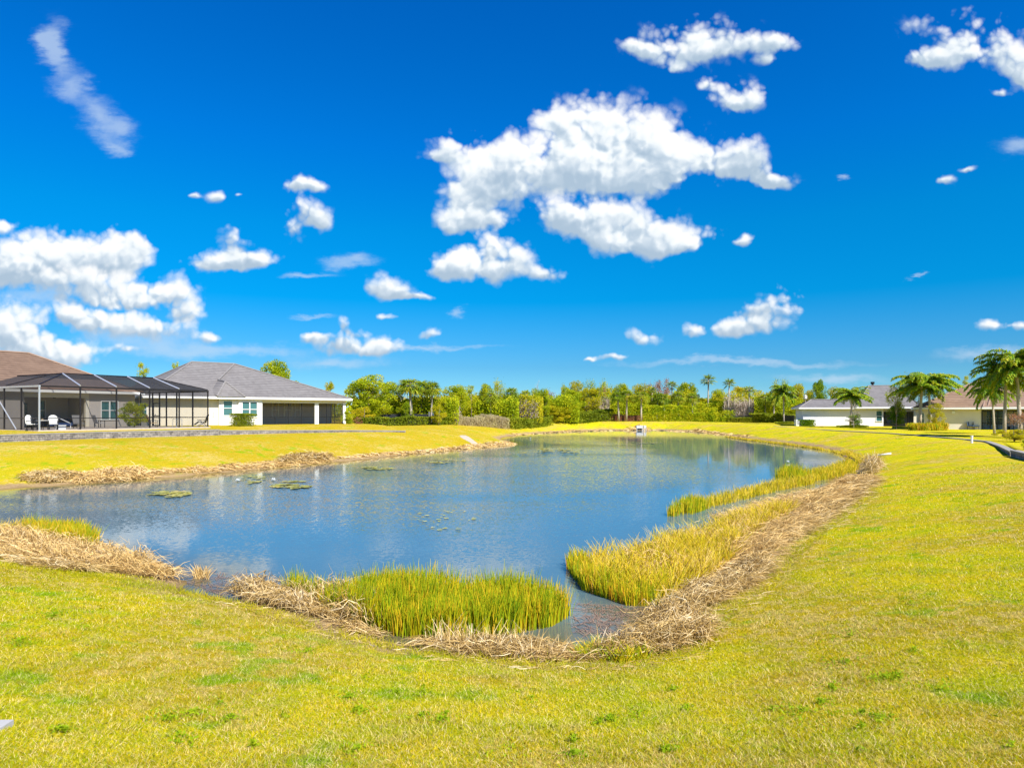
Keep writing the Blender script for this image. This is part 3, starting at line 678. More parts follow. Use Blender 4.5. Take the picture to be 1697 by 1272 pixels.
# ------------------------------------------------------------------ patio things
def place_c(px, t_):      # a spot in the cage: column of the photograph, distance in from the front
    k = (px - CX) / F; bx, by = C0 + nC * t_; s = (k * by - bx) / (uC.x - k * uC.y); p = tC(s, t_, zb); return p
def round_back_chair(name, label, loc, rz, seatm, legm, group=None):
    t = thing(name, label, 'chair', loc, rz, group)
    MB().box(-.27, .27, -.27, .27, .42, .47).build('seat', seatm, t)
    b = MB(); n = 9; out = []
    for i in range(n + 1):
        a_ = math.pi * i / n; out.append((-math.cos(a_) * .30, .28 + .02, .86 + math.sin(a_) * .28))
    prof = [(-.27, .28, .50)] + out + [(.27, .28, .50)]
    fr_ = [(x, y, z) for x, y, z in prof]; bk = [(x, y + .05, z) for x, y, z in prof]
    k = len(fr_); b.add(fr_ + bk, [tuple(range(k)), tuple(range(2 * k - 1, k - 1, -1))] + [(i, i + k, (i + 1) % k + k, (i + 1) % k) for i in range(k)])
    b.build('backrest', seatm, t)
    for sx in (-1, 1):
        MB().tube([(sx * .29, -.25, .0), (sx * .29, -.25, .66), (sx * .29, .26, .68)], .028, 6).build('armrest', legm, t)
        MB().box(sx * .25 - .025, sx * .25 + .025, .22, .27, 0, .42).build('leg', legm, t)
        MB().box(sx * .24 - .025, sx * .24 + .025, -.24, -.19, 0, .42).build('leg', legm, t)
    return t
az = math.atan2(uC.y, uC.x)
round_back_chair('patio_chair', 'white rounded back chair left of the small patio table', place_c(54, .9), az + .5, M['whiteplastic'], M['black'])
round_back_chair('patio_chair', 'white rounded back chair right of the small patio table', place_c(88, .9), az - .4, M['whiteplastic'], M['black'])
p = place_c(70, .9); tb = thing('patio_table', 'small white round table between two white patio chairs', 'table', p)
MB().tube([(0, 0, .70), (0, 0, .74)], .42, 16).build('tabletop', M['whiteplastic'], tb)
for i in range(4):
    a_ = math.pi / 4 + i * math.pi / 2; MB().tube([(.3 * math.cos(a_), .3 * math.sin(a_), .70), (.34 * math.cos(a_), .34 * math.sin(a_), 0)], .022, 6).build('leg', M['black'], tb)
p = (p[0], p[1], p[2] + .74); fl = thing('potted_flowers', 'small pot of flowers on the white patio table', 'plant', p)
MB().tube([(0, 0, 0), (0, 0, .14)], [.06, .09], 10).build('pot', M['wood'], fl)
p = place_c(100, .8); sb = thing('storage_box', 'low white box on the patio right of the white chairs', 'box', p, az)
MB().box(-.3, .3, -.2, .2, 0, .30).build('body', M['whiteplastic'], sb); MB().box(-.32, .32, -.22, .22, .302, .35).build('lid', M['whiteplastic'], sb)
hr = []; p0 = Vector(place_c(96, 2.6)); p1 = Vector(place_c(117, 2.6))
for i in range(13):
    f_ = i / 12; hr.append(p0.lerp(p1, f_) + Vector((0, 0, .92 - .48 * f_)))
hr.append(p1 + Vector((0, 0, .25))); hr.append(p1)
tag(MB().tube([p0, *hr], .035, 6).build('handrail', M['whiteplastic'], sm=True), 'white curved pool handrail sloping down beside the patio chairs', 'handrail')
def lounge(name, label, px, t_, rz, mat_, group=None):
    t = thing(name, label, 'chair', place_c(px, t_), rz, group)
    MB().box(-.3, .3, -.3, .3, .36, .42).build('seat', mat_, t)
    MB(lambda x, y, z: (x, y + (z - .42) * .35, z)).box(-.3, .3, .28, .33, .42, 1.1).build('backrest', mat_, t)
    for sx in (-1, 1):
        MB().box(sx * .30 - .03, sx * .30 + .03, -.3, .34, .60, .64).build('armrest', M['darkmetal'], t)
        for y in (-.27, .27): MB().box(sx * .30 - .02, sx * .30 + .02, y - .02, y + .02, 0, .60 if y < 0 else .60).build('leg', M['darkmetal'], t)
    return t
lounge('patio_chair', 'pale grey sling chair in the middle of the patio by the enclosure post', 131, 5.0, az + 2.2, M['concrete'])
lounge('patio_chair', 'pale grey wide armchair on the patio before the double window', 165, 6.0, az + 1.6, M['concrete'])
lounge('patio_chair', 'brown sling chair inside the enclosure left of the screen door', 254, 2.6, az + 1.2, M['wood'])
sf = thing('sofa', 'dark blue patio sofa under the covered patio', 'sofa', tA((l0 + l1) / 2 - 1.2, 2.2, pad), math.atan2(uA.y, uA.x))
MB().box(-1.0, 1.0, -.4, .3, .15, .45).build('seat', M['blue'], sf); MB().box(-1.0, 1.0, .30, .5, .15, .85).build('backrest', M['slate'], sf)
for sx in (-1, 1): MB().box(sx * 1.1 - .1, sx * 1.1 + .1, -.4, .5, .05, .62).build('armrest', M['black'], sf)
# reclining lounger at the right end and a folding stand
z0 = thing('reclining_chair', 'black folding recliner at the right end of the screened pool', 'chair', place_c(333, .9), .15)
MB().add([(-.55, -.25, .22), (-.2, -.25, .50), (.35, -.25, .40), (.62, -.25, 1.15), (-.55, .25, .22), (-.2, .25, .50), (.35, .25, .40), (.62, .25, 1.15),
          (-.55, -.25, .18), (-.2, -.25, .45), (.38, -.25, .34), (.68, -.25, 1.15), (-.55, .25, .18), (-.2, .25, .45), (.38, .25, .34), (.68, .25, 1.15)],
         [(0, 1, 5, 4), (1, 2, 6, 5), (2, 3, 7, 6), (8, 12, 13, 9), (9, 13, 14, 10), (10, 14, 15, 11), (0, 8, 9, 1), (1, 9, 10, 2), (2, 10, 11, 3), (4, 5, 13, 12), (5, 6, 14, 13), (6, 7, 15, 14), (3, 11, 15, 7), (0, 4, 12, 8)]).build('sling_seat', M['black'], z0)
for sy in (-.28, .28):
    MB().tube([(-.35, sy, 0), (.5, sy, .62)], .025, 5).tube([(.5, sy, 0), (-.2, sy, .62)], .025, 5).build('leg', M['silver'], z0)
    MB().box(-.25, .5, sy - .03, sy + .03, .62, .66).build('armrest', M['black'], z0)
st = thing('folding_stand', 'small metal folding stand on the patio beside the screen door', 'stand', place_c(294, .8), az)
for sx in (-.28, .28):
    MB().tube([(sx, -.25, 0), (sx, -.22, .75), (sx, .22, .75), (sx, .25, 0)], .025, 6).build('leg', M['silver'], st)
MB().box(-.3, .3, -.2, .2, .74, .77).build('top', M['silver'], st)

# ------------------------------------------------------------------ right hand houses
def house_r(label, pxl, pxr, D, depth, zp, ze, zrg, ra, rb, wm, rm, cm, n_, wins=()):
    O = Vector(xy(pxl, D)); n_ = Vector(n_).normalized(); u_ = Vector((n_.y, -n_.x)); tf = frame_tf(O, u_, n_)
    root = thing('house', label, 'house')
    sx = lambda px: ((px - CX) / F * O.y - O.x) / (u_.x - (px - CX) / F * u_.y)
    L = sx(pxr)
    g = MB(tf); W_ = [(sx(a_), sx(b_), zat(d_, D), zat(c_, D)) for a_, b_, c_, d_ in wins]
    wall_open(g, 0, L, 0, .25, zp - .5, ze - .15, W_)
    g.box(0, .25, .25, depth, zp - .5, ze - .15); g.box(L - .25, L, .25, depth, zp - .5, ze - .15); g.box(.25, L - .25, depth - .25, depth, zp - .5, ze - .15)
    g.build('wall', wm, root)
    for w_ in W_: window(root, tf, *w_)
    hip_roof(root, tf, 0, L, 0, depth, ze, zrg, sx(ra), sx(rb), rm, cm, ov=.6)
    MB(tf).box(-.5, L + .5, -.5, depth + .5, ze - .148, ze - .10).build('soffit', M['trim'], root)
    return root, tf, sx
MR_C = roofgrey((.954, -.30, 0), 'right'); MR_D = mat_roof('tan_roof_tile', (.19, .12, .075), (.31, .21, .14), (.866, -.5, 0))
zpC = 1.30
rC, tfC, sxC = house_r('long pale house with grey roof and blank side wall beyond the pond', 1331, 1464, 106, 11, zpC, zat(675.3, 106), zat(662.3, 111) , 1352, 1446, M['paleblue'], MR_C, M['capgrey'], (.30, .954),
                       wins=[(1452.5, 1461.5, 681, 697)])
# taller roof and porch wing of the same house
x0, x1 = sxC(1424), sxC(1520); zeC = zat(675.3, 106)
g = MB(tfC); g.box(sxC(1464) + .01, x1, 3.2, 3.45, zpC - .5, zeC - .15); g.box(x1 - .25, x1, -.1, 14, zpC - .5, zeC - .15); g.build('porch_wall', M['cream'], rC)
MB(tfC).box(sxC(1464) + .01, x1 - .25, -.02, .2, zeC - .62, zeC - .15).build('porch_beam', M['greige'], rC)
MB(tfC).box(x1 - .5, x1 + .02, -.12, .28, zpC - .5, zeC - .15).build('pillar', M['creamtrim'], rC)
window(rC, tfC, sxC(1470), sxC(1482), zpC + .3, zpC + 2.4, 3.2 - .02, cols=2)
MB(tfC).box(sxC(1464) + .02, x1 - .55, .04, .045, zpC, zeC - .62).build('screen_panel', M['screen'], rC)
f = MB(tfC)
for px in (1466, 1478, 1490, 1504, 1514): f.box(sxC(px) - .03, sxC(px) + .03, 0, .08, zpC, zeC - .62)
f.box(sxC(1464) + .03, x1 - .55, .002, .078, zpC - .1, zpC + .5); f.build('screen_frame', M['darkmetal'], rC)
hip_roof(rC, tfC, sxC(1424), x1, -.1, 16, zeC + .06, zat(641, 115), sxC(1458), sxC(1500), MR_C, M['capgrey'], ov=.6)
xv, yv = xy(1446, 114); MB().tube([(xv, yv, zat(646, 114)), (xv, yv, zat(634, 114))], .18, 8).tube([(xv, yv, zat(636, 114)), (xv, yv, zat(632.5, 114))], .32, 8).build('vent_pipe', M['darkmetal'], rC)
rD, tfD, sxD = house_r('cream walled house with tan tile roof behind the queen palms', 1524, 1626, 86, 15, 1.22, zat(675.5, 86), zat(633, 93), 1632, 1662, M['cream'], MR_D, M['capbrown'], (.50, .866),
                       wins=[(1526, 1531, 684, 702)])
zeD = zat(675.5, 86)
MB(tfD).box(sxD(1577.5), sxD(1582.5), -.16, -.002, zat(685, 86), zat(681, 86)).build('wall_lamp', M['trim'], rD)
# porch wing carried to the right
xe = sxD(1740)
g = MB(tfD); wall_open(g, sxD(1626) + .01, xe, 3.0, 3.25, .72, zeD - .15, [(sxD(1640), sxD(1652), 1.9, 3.6), (sxD(1655), sxD(1668), 1.9, 3.6)]); g.build('porch_wall', M['white'], rD)
window(rD, tfD, sxD(1640), sxD(1652), 1.9, 3.6, 3.0); window(rD, tfD, sxD(1655), sxD(1668), 1.9, 3.6, 3.0)
f = MB(tfD)
for px in (1627.5, 1641, 1653, 1666, 1680, 1700, 1720, 1739): f.box(sxD(px) - .05, sxD(px) + .05, -.05, .05, 1.2, zeD - .5)
f.box(sxD(1627), xe, -.045, .045, 2.1, 2.17); f.box(sxD(1627), xe, -.055, .055, zeD - .5, zeD - .35); f.build('screen_frame', M['darkmetal'], rD)
MB(tfD).box(sxD(1627.6), xe, -.004, .004, 1.22, zeD - .5).build('screen_panel', M['screen'], rD)
MB(tfD).box(sxD(1626) + .01, xe, -.3, 3.2, zeD - .15, zeD).build('soffit', M['trim'], rD)
hip_roof(rD, tfD, sxD(1626) + .7, xe, -.3, 15, zeD + .03, zat(645, 93), sxD(1650), sxD(1715), MR_D, M['capbrown'], ov=.6)
for i, (px, lab) in enumerate(((1609, 'blue patio chair nearer the wall lamp of the tan roofed house'), (1618, 'blue patio chair next to the screened porch of the tan roofed house'))):
    x, y = xy(px, 83); t = thing('patio_chair', lab, 'chair', (x, y, 1.33), .6 + i * .3)
    MB().box(-.3, .3, -.3, .3, .38, .44).build('seat', M['slate'], t); MB().box(-.3, .3, .28, .33, .45, .95).build('backrest', M['slate'], t)
    for sx_ in (-1, 1):
        for y_ in (-.27, .27): MB().box(sx_ * .27 - .02, sx_ * .27 + .02, y_ - .02, y_ + .02, 0, .38).build('leg', M['darkmetal'], t)
x, y = xy(1679, 84); pt = thing('patio_chair', 'blue lounge chair half hidden by the right hand palm trunks', 'chair', (x, y, 1.33), .2)
MB().box(-.9, .5, -.3, .3, .30, .36).build('seat', M['blue'], pt); MB(lambda x, y, z: (x + (z - .36) * .6, y, z)).box(.5, .56, -.3, .3, .36, .9).build('backrest', M['blue'], pt)
for sx_ in (-.8, .4): MB().box(sx_ - .03, sx_ + .03, -.28, .28, 0, .30).build('leg', M['darkmetal'], pt)
# air conditioner by the pale wall
x, y = xy(1324, 106.5); ac = thing('air_conditioner', 'white air conditioner box at the left corner of the pale house', 'air conditioner', (x, y + .4, gz1(x, y)))
MB().box(-.4, .4, -.4, .4, 0, 1.05).build('casing', M['trim'], ac); MB().box(-.3, .3, -.41, -.402, .15, .9).build('grille', M['silver'], ac)

# ------------------------------------------------------------------ small things on the banks
x, y = xy(1062, 128.5); z = gz1(x, y)
pb = thing('intake_box', 'white water intake box on legs standing at the far shoreline', 'utility box', (x, y, max(z, 0)))
MB().box(-.9, .35, -.35, .35, .42, .98).build('cabinet', M['concrete_white'], pb); MB().box(.5, 1.0, -.3, .3, .45, .98).build('side_cabinet', M['concrete_white'], pb)
for a_ in (-.8, .25, .55, .95): MB().box(a_ - .06, a_ + .06, -.25, -.13, -.4, .42 if a_ < .4 else .45).build('leg', M['concrete_white'], pb)
MB().box(-.7, .15, -.2, .2, .05, .41).build('grate', M['darkmetal'], pb)
x, y = xy(711, 97); z = gz1(x, y)
sg = thing('panel_post', 'grey tilted panel on a slim post in front of the left hedge', 'post', (x, y, z))
MB().tube([(0, 0, -.2), (0, 0, 1.9)], .06, 8).build('post', M['silver'], sg)
MB(lambda a_, b_, c_: (a_ + c_ * .5, b_ + c_ * .2, c_)).box(-.62, .62, -.04, .04, 1.35, 2.0).build('panel', M['slate'], sg)
x, y = at(1610.5, 737, 1.2); y = 46.5; x = xy(1610.5, y)[0]; z = gz1(x, y)
mp = thing('marker_post', 'short white marker post in the lawn below the block edging', 'post', (x, y, z))
MB().tube([(0, 0, -.2), (0, 0, .45)], .07, 12).build('pipe', M['whiteplastic'], mp); MB().tube([(0, 0, .45), (0, 0, .52)], .085, 12).build('cap', M['whiteplastic'], mp)
a_ = at(1453, 754, .45); b_ = at(1477, 747.5, .75)
tag(MB().tube([(a_[0], a_[1], gz1(*a_) + .06), (b_[0], b_[1], gz1(*b_) + .06)], .055, 8).build('pipe', M['whiteplastic'], sm=True), 'white plastic pipe lying on the grass above the right reeds', 'pipe')
x, y = xy(1335, 109); z = gz1(x, y)
bh = thing('birdhouse', 'small white box on a tall thin pole behind the pale house corner', 'birdhouse', (x, y, z))
MB().tube([(0, 0, -.2), (0, 0, 4.4)], .05, 6).build('pole', M['palebark'], bh); MB().box(-.19, .19, -.19, .19, 4.4, 4.85).build('box', M['concrete_white'], bh)
MB().add([(-.24, -.24, 4.85), (.24, -.24, 4.85), (.24, .24, 4.85), (-.24, .24, 4.85), (0, 0, 5.05)], [(0, 1, 4), (1, 2, 4), (2, 3, 4), (3, 0, 4), (3, 2, 1, 0)]).build('roof', M['concrete_white'], bh)
# bare sand scar
def sheet(name, mat_, poly, lift, label, cat=None, kind=None):
    P_ = np.array([at(a_, b_, .15) for a_, b_ in poly]); c = P_.mean(0); V = [(c[0], c[1], gz1(*c) + lift)]; fs = []
    n = len(P_) * 4
    for r in (.35, .7, 1.0):
        for i in range(n):
            j = i / 4; k = int(j); f_ = j - k; q = P_[k % len(P_)] * (1 - f_) + P_[(k + 1) % len(P_)] * f_
            q = c + (q - c) * r * (1 + .1 * random.uniform(-1, 1)); V.append((q[0], q[1], gz1(*q) + (lift if r < 1 else -.03)))
    for i in range(n): fs.append((0, 1 + i, 1 + (i + 1) % n))
    for r in range(2):
        for i in range(n): a0 = 1 + r * n + i; a1 = 1 + r * n + (i + 1) % n; fs.append((a0, a0 + n, a1 + n, a1))
    me = bpy.data.meshes.new(name); me.from_pydata(V, [], fs); return tag(obj(name, smooth(me), mat_), label, cat, kind=kind)
sheet('sand_patch', M['sand'], [(758, 733.5), (770, 732.3), (784, 735), (798, 738), (790, 738.8), (774, 736.6), (762, 735)], .035, 'white bare sand scar on the left bank by the water', kind='stuff')
# corner of a concrete pad at the lower left
zc_ = .8
for _ in range(10): x, y = at(-14, 1204, zc_); zc_ = gz1(x, y)
cp = tag(MB().box(x - 1.3, x + .12, y - 1.4, y + .05, zc_ - .5, zc_ + .03).build('concrete_pad', M['concrete']), 'corner of a pale concrete pad in the grass at the bottom left', 'concrete pad')

# ------------------------------------------------------------------ foliage geometry
def ribbons(Pt, Wd, side):
    """Pt (n,k,3), Wd (n,k), side (n,3) -> verts, tris"""
    n, k, _ = Pt.shape
    A = Pt - side[:, None, :] * Wd[..., None]; B = Pt + side[:, None, :] * Wd[..., None]
    V = np.stack([A, B], 2).reshape(n, 2 * k, 3)
    base = (np.arange(n) * 2 * k)[:, None]; T = []
    for i in range(k - 1):
        q = base + 2 * i; T.append(np.concatenate([q, q + 1, q + 3, q + 2], 1))
    return V.reshape(-1, 3), np.concatenate(T, 0)
def unit(v): return v / (np.linalg.norm(v, axis=-1, keepdims=True) + 1e-9)
def leaves(C, size, rng, up=.3, aspect=.6):
    """one small bent leaf per centre"""
    n = len(C); nrm = unit(rng.normal(size=(n, 3)) + np.array([0, 0, up])); a = unit(np.cross(nrm, rng.normal(size=(n, 3)))); b = np.cross(nrm, a)
    s = (size * rng.uniform(.6, 1.4, n))[:, None]
    V = np.stack([C - a * s, C - b * s * aspect, C + a * s, C + b * s * aspect], 1).reshape(-1, 3)
    q = (np.arange(n) * 4)[:, None]; return V, np.concatenate([q, q + 1, q + 2, q + 3], 1)
class Acc:
    def __init__(s): s.V = []; s.Q = []; s.n = 0
    def add(s, VQ): V, Q = VQ; s.V.append(V); s.Q.append(Q + s.n); s.n += len(V)
    def mesh(s, name): return np_mesh(name, np.concatenate(s.V), np.concatenate(s.Q))
def clump_points(n, cen, rad, rng, flat=.8, hollow=.5):
    d = unit(rng.normal(size=(n, 3))) * (hollow + (1 - hollow) * rng.random((n, 1)) ** .6) * rad; d[:, 2] *= flat; return cen + d

def make_broad(seed, h=10, w=4.5, low=.22, nleaf=15000, leaf=.125, mat='leaf', nclump=64, open_=0):
    rng = np.random.default_rng(seed); tr = MB(); A = Acc(); cl = []
    for i in range(nclump):
        z = rng.uniform(low, .96); zz = (z - low) / (1 - low)
        env = w * math.sqrt(max(.05, 1 - (2 * zz - .85) ** 2 / 1.6)) * (.75 + .25 * math.sin(seed + i))
        a_ = rng.uniform(0, 2 * math.pi); r = env * math.sqrt(rng.random()) * .95
        cl.append(np.array([r * math.cos(a_), r * math.sin(a_), z * h]))
    k = rng.normal(0, .25, 2)
    tr.tube([(0, 0, -.3), (k[0] * .4, k[1] * .4, h * .25), (k[0], k[1], h * .55), (k[0] * 1.3, k[1] * 1.3, h * .85)], [.024 * h, .019 * h, .012 * h, .004 * h], 7)
    for c in cl:
        if rng.random() < .6:
            z0_ = max(.12 * h, c[2] - np.hypot(c[0], c[1]) * .8 - .5); tr.tube([(k[0] * .5, k[1] * .5, z0_), tuple(c * .55 + np.array([0, 0, z0_ * .3])), tuple(c)], [.007 * h, .005 * h, .002 * h], 5)
    per = nleaf // nclump
    for c in cl:
        A.add(leaves(clump_points(per, c, rng.uniform(.55, 1.15) * w * .27, rng), leaf * h / 10, rng))
    return tr.mesh('trunk'), A.mesh('crown'), h, w
def make_pine(seed, h=12, w=3.5, mat='leaf'):
    rng = np.random.default_rng(seed); tr = MB(); A = Acc()
    tr.tube([(0, 0, -.3), (.15, .05, h * .5), (.1, -.1, h * .98)], [.2, .13, .03], 7)
    for i in range(30):
        z = h * rng.uniform(.42, 1.0); a_ = rng.uniform(0, 6.283); r = w * (1.12 - (z / h)) ** .5 * rng.uniform(.35, 1.0); e_ = np.array([r * math.cos(a_), r * math.sin(a_), z + r * .25])
        tr.tube([(.1, 0, z - .3), tuple(e_)], [.05, .02], 4)
        n = 85; C = np.repeat(e_[None], n, 0) + rng.normal(size=(n, 3)) * np.array([.42, .42, .30]); D = unit(rng.normal(size=(n, 3)) + np.array([0, 0, .8])) * .30
        A.add(ribbons(np.stack([C, C + D], 1), np.full((n, 2), .05), unit(np.cross(D, rng.normal(size=(n, 3))))))
    return tr.mesh('trunk'), A.mesh('crown'), h, w
def fan(A, rng, C, D, L, nl=16, drop=.35, wid=.05):
    """one fan leaf at C pointing D"""
    D = D / np.linalg.norm(D); s = np.cross(D, (0, 0, 1.)); s /= np.linalg.norm(s) + 1e-9
    ang = np.linspace(-1.9, 1.9, nl) + rng.normal(0, .05, nl); d = D[None] * np.cos(ang)[:, None] + s[None] * np.sin(ang)[:, None]
    p0 = np.repeat(C[None], nl, 0); l = L * rng.uniform(.75, 1.1, nl)[:, None]
    p1 = p0 + d * l * .6; p2 = p0 + d * l; p2[:, 2] -= drop * L * rng.uniform(.5, 1.3, nl); p1[:, 2] -= drop * L * .2
    A.add(ribbons(np.stack([p0, p1, p2], 1), np.tile([wid, wid * .9, .01], (nl, 1)), unit(np.cross(d, (0, 0, 1.)) + rng.normal(0, .3, (nl, 3)))))
def make_fanpalm(seed, h=8, r=1.9, nf=46, tr_r=.17, droop=.5, shag=True):
    rng = np.random.default_rng(seed); tr = MB(); A = Acc(); k = rng.normal(0, .2, 2)
    top = np.array([k[0], k[1], h - r * .8])
    tr.tube([(0, 0, -.3), (k[0] * .3, k[1] * .3, h * .3), (k[0] * .7, k[1] * .7, h * .6), tuple(top)], [tr_r * 1.25, tr_r, tr_r * .95, tr_r * 1.1], 9)
    for i in range(nf):
        el = rng.uniform(-.75, 1.35); a_ = i * 2.399 + rng.normal(0, .2); D = np.array([math.cos(el) * math.cos(a_), math.cos(el) * math.sin(a_), math.sin(el)])
        st_ = top + D * r * .48; tr.tube([tuple(top), tuple(st_)], [.03, .02], 4)
        fan(A, rng, st_, D + np.array([0, 0, -.15]), r * .62, 15, droop)
    return tr.mesh('trunk'), A.mesh('crown'), h, r
def make_queen(seed, h=8, L=3.3, nf=38, tr_r=.16, nleaf=52):
    rng = np.random.default_rng(seed); tr = MB(); A = Acc(); k = rng.normal(0, .15, 2); top = np.array([k[0], k[1], h - L * .40])
    tr.tube([(0, 0, -.3), (k[0] * .3, k[1] * .3, h * .25), tuple(top - np.array([0, 0, .5])), tuple(top)], [tr_r * 1.3, tr_r, tr_r * .8, tr_r * .6], 9)
    for i in range(nf):
        el = rng.uniform(-.45, 1.42); a_ = i * 2.399 + rng.normal(0, .25); hd = np.array([math.cos(a_), math.sin(a_), 0.]); l = L * rng.uniform(.9, 1.2)
        t_ = np.linspace(0, 1, nleaf); th = el - (.9 + .75 * max(el, 0) + rng.uniform(-.15, .3)) * t_ ** 1.25; st_ = l / nleaf      # stiff at the base, bending under its own weight
        R = top[None] + hd[None] * (np.cumsum(np.cos(th)) * st_)[:, None]; R[:, 2] += np.cumsum(np.sin(th)) * st_
        tr_pts = [tuple(R[j]) for j in range(0, nleaf, 6)]; tr.tube(tr_pts, [.035 * (1 - .7 * j / len(tr_pts)) for j in range(len(tr_pts))], 4)
        tg = unit(np.gradient(R, axis=0)); sd_ = unit(np.cross(tg, (0, 0, 1.)))
        for sgn in (-1, 1, -1, 1):
            ll = (.62 * np.sin(np.clip(t_ * 1.1 + .12, 0, 1) * math.pi * .92) ** .6 + .08) * L / 3.3
            R2 = R + tg * rng.uniform(-.05, .05, (nleaf, 1))
            d = unit(sd_ * sgn * .75 + tg * .55 + rng.normal(0, .22, (nleaf, 3))); p1 = R2 + d * ll[:, None] * .62; p1[:, 2] -= .08 * ll
            p2 = p1 + d * ll[:, None] * .25; p2[:, 2] -= ll * rng.uniform(.10, .42, nleaf)
            A.add(ribbons(np.stack([R2, p1, p2], 1), np.tile([.03, .042, .01], (nleaf, 1)), unit(np.cross(d, (0, 0, 1.)) + rng.normal(0, .2, (nleaf, 3)))))
    return tr.mesh('trunk'), A.mesh('crown'), h, L
def make_bare(seed, h=9, spread=.5, leafm=None, nleaf=0, leaf=.1):
    rng = np.random.default_rng(seed); tr = MB(); tips = []; A = Acc()
    def grow(p, d, l, r, lev):
        q = p + d * l; m_ = p + d * l * .5 + rng.normal(0, .05 * l, 3); tr.tube([tuple(p), tuple(m_), tuple(q)], [r, r * .85, r * .65], 5 if lev < 2 else 3)
        if lev >= 4: tips.append((q, d)); return
        for _ in range(3 if lev else 4): grow(q if rng.random() < .6 else m_, unit(d + rng.normal(0, spread, 3) + np.array([0, 0, .12])), l * rng.uniform(.6, .85), r * .58, lev + 1)
    grow(np.array([0, 0, -.3]), np.array([0, 0, 1.]), h * .3, .017 * h, 0)
    C = np.array([t_[0] for t_ in tips]); D = np.array([t_[1] for t_ in tips]); n = len(C)
    C2 = np.repeat(C, 4, 0); D2 = unit(np.repeat(D, 4, 0) + rng.normal(0, .6, (4 * n, 3))) * h * .07
    A.add(ribbons(np.stack([C2 - D2 * .5, C2 + D2], 1), np.full((4 * n, 2), .012 * h / 9), unit(rng.normal(size=(4 * n, 3)))))
    if nleaf:
        ii = rng.integers(0, n, nleaf); A.add(leaves(C[ii] + rng.normal(0, .04 * h, (nleaf, 3)), leaf, rng))
    hh = max(1., max(c[2] for c in C)); return tr.mesh('trunk'), A.mesh('crown'), hh, np.abs(C[:, :2]).max()
PROTO = {}
def proto(kind):
    if kind in PROTO: return PROTO[kind]
    base, k = kind.split(':'); k = int(k)
    if base == 'broad': r = make_broad(10 + k); mats = ('bark', 'leaf')
    elif base == 'yellow': r = make_broad(30 + k, nleaf=10000, nclump=50); mats = ('bark', 'leaf_yellow')
    elif base == 'dark': r = make_broad(40 + k, low=.15, nleaf=15000); mats = ('bark', 'leaf_dark')
    elif base == 'shrub': r = make_broad(60 + k, h=4, w=2.4, low=.12, nleaf=9000, leaf=.17, nclump=34); mats = ('bark', 'leaf_yellow' if k == 2 else 'leaf')
    elif base == 'red': r = make_broad(70 + k, h=4, w=2.4, low=.12, nleaf=6000, leaf=.16, nclump=30); mats = ('bark', 'leaf_red')
    elif base == 'pine': r = make_pine(50 + k); mats = ('bark', 'leaf')
    elif base == 'sabal': r = make_fanpalm(80 + k); mats = ('palmbark', 'palm')
    elif base == 'tall': r = make_fanpalm(90 + k, h=11, r=1.7, nf=22, tr_r=.13, droop=.25); mats = ('palmbark', 'palm')
    elif base == 'queen': r = make_queen(100 + k); mats = ('palmbark', 'queen')
    elif base == 'bare': r = make_bare(110 + k); mats = ('palebark', 'twig')
    elif base == 'thin': r = make_bare(120 + k, nleaf=1500, leaf=.13); mats = ('bark', 'leaf')
    elif base == 'redbare': r = make_bare(130 + k, nleaf=1400, leaf=.12); mats = ('palebark', 'leaf_red')
    tr, cr, h, w = r; tr.materials.append(M[mats[0]]); cr.materials.append(M[mats[1]]); smooth(tr)
    PROTO[kind] = (tr, cr, h, w, name_of[base]); return PROTO[kind]
name_of = {'broad': 'broadleaf_tree', 'yellow': 'broadleaf_tree', 'dark': 'broadleaf_tree', 'shrub': 'shrub', 'red': 'shrub', 'pine': 'pine_tree', 'sabal': 'fan_palm', 'tall': 'fan_palm',
           'queen': 'feather_palm', 'bare': 'bare_tree', 'thin': 'sparse_tree', 'redbare': 'bare_tree'}
catn = {'broadleaf_tree': 'tree', 'shrub': 'shrub', 'pine_tree': 'tree', 'fan_palm': 'palm tree', 'feather_palm': 'palm tree', 'bare_tree': 'tree', 'sparse_tree': 'tree'}
WIDE = {'pine': 1.2, 'broad': 1.35, 'yellow': 1.35, 'dark': 1.2, 'sabal': 1.25, 'tall': 1.15, 'queen': 1.28, 'thin': 1.3, 'redbare': 1.3}
def plant(kind, px, top, D, label, half=None, base=None, group=None):
    """px: column, top: row of the crown's top, D: distance, half: half width in pixels"""
    tr, cr, h, w, nm = proto(kind); x, y = xy(px, D); z = gz1(x, y) if base is None else base
    hh = zat(top, D) - z; sz = hh / h; sxy = sz if half is None else (half * WIDE.get(kind.split(':')[0], 1.15) * D / F) / w
    root = thing(nm, label, catn[nm], (x, y, z), random.uniform(0, 6.28), group); root.scale = (sxy, sxy, sz)
    if kind.split(':')[0] in ('sabal', 'tall', 'queen') and half is None: pass
    obj('trunk', tr, None, root); obj('crown', cr, None, root); return root

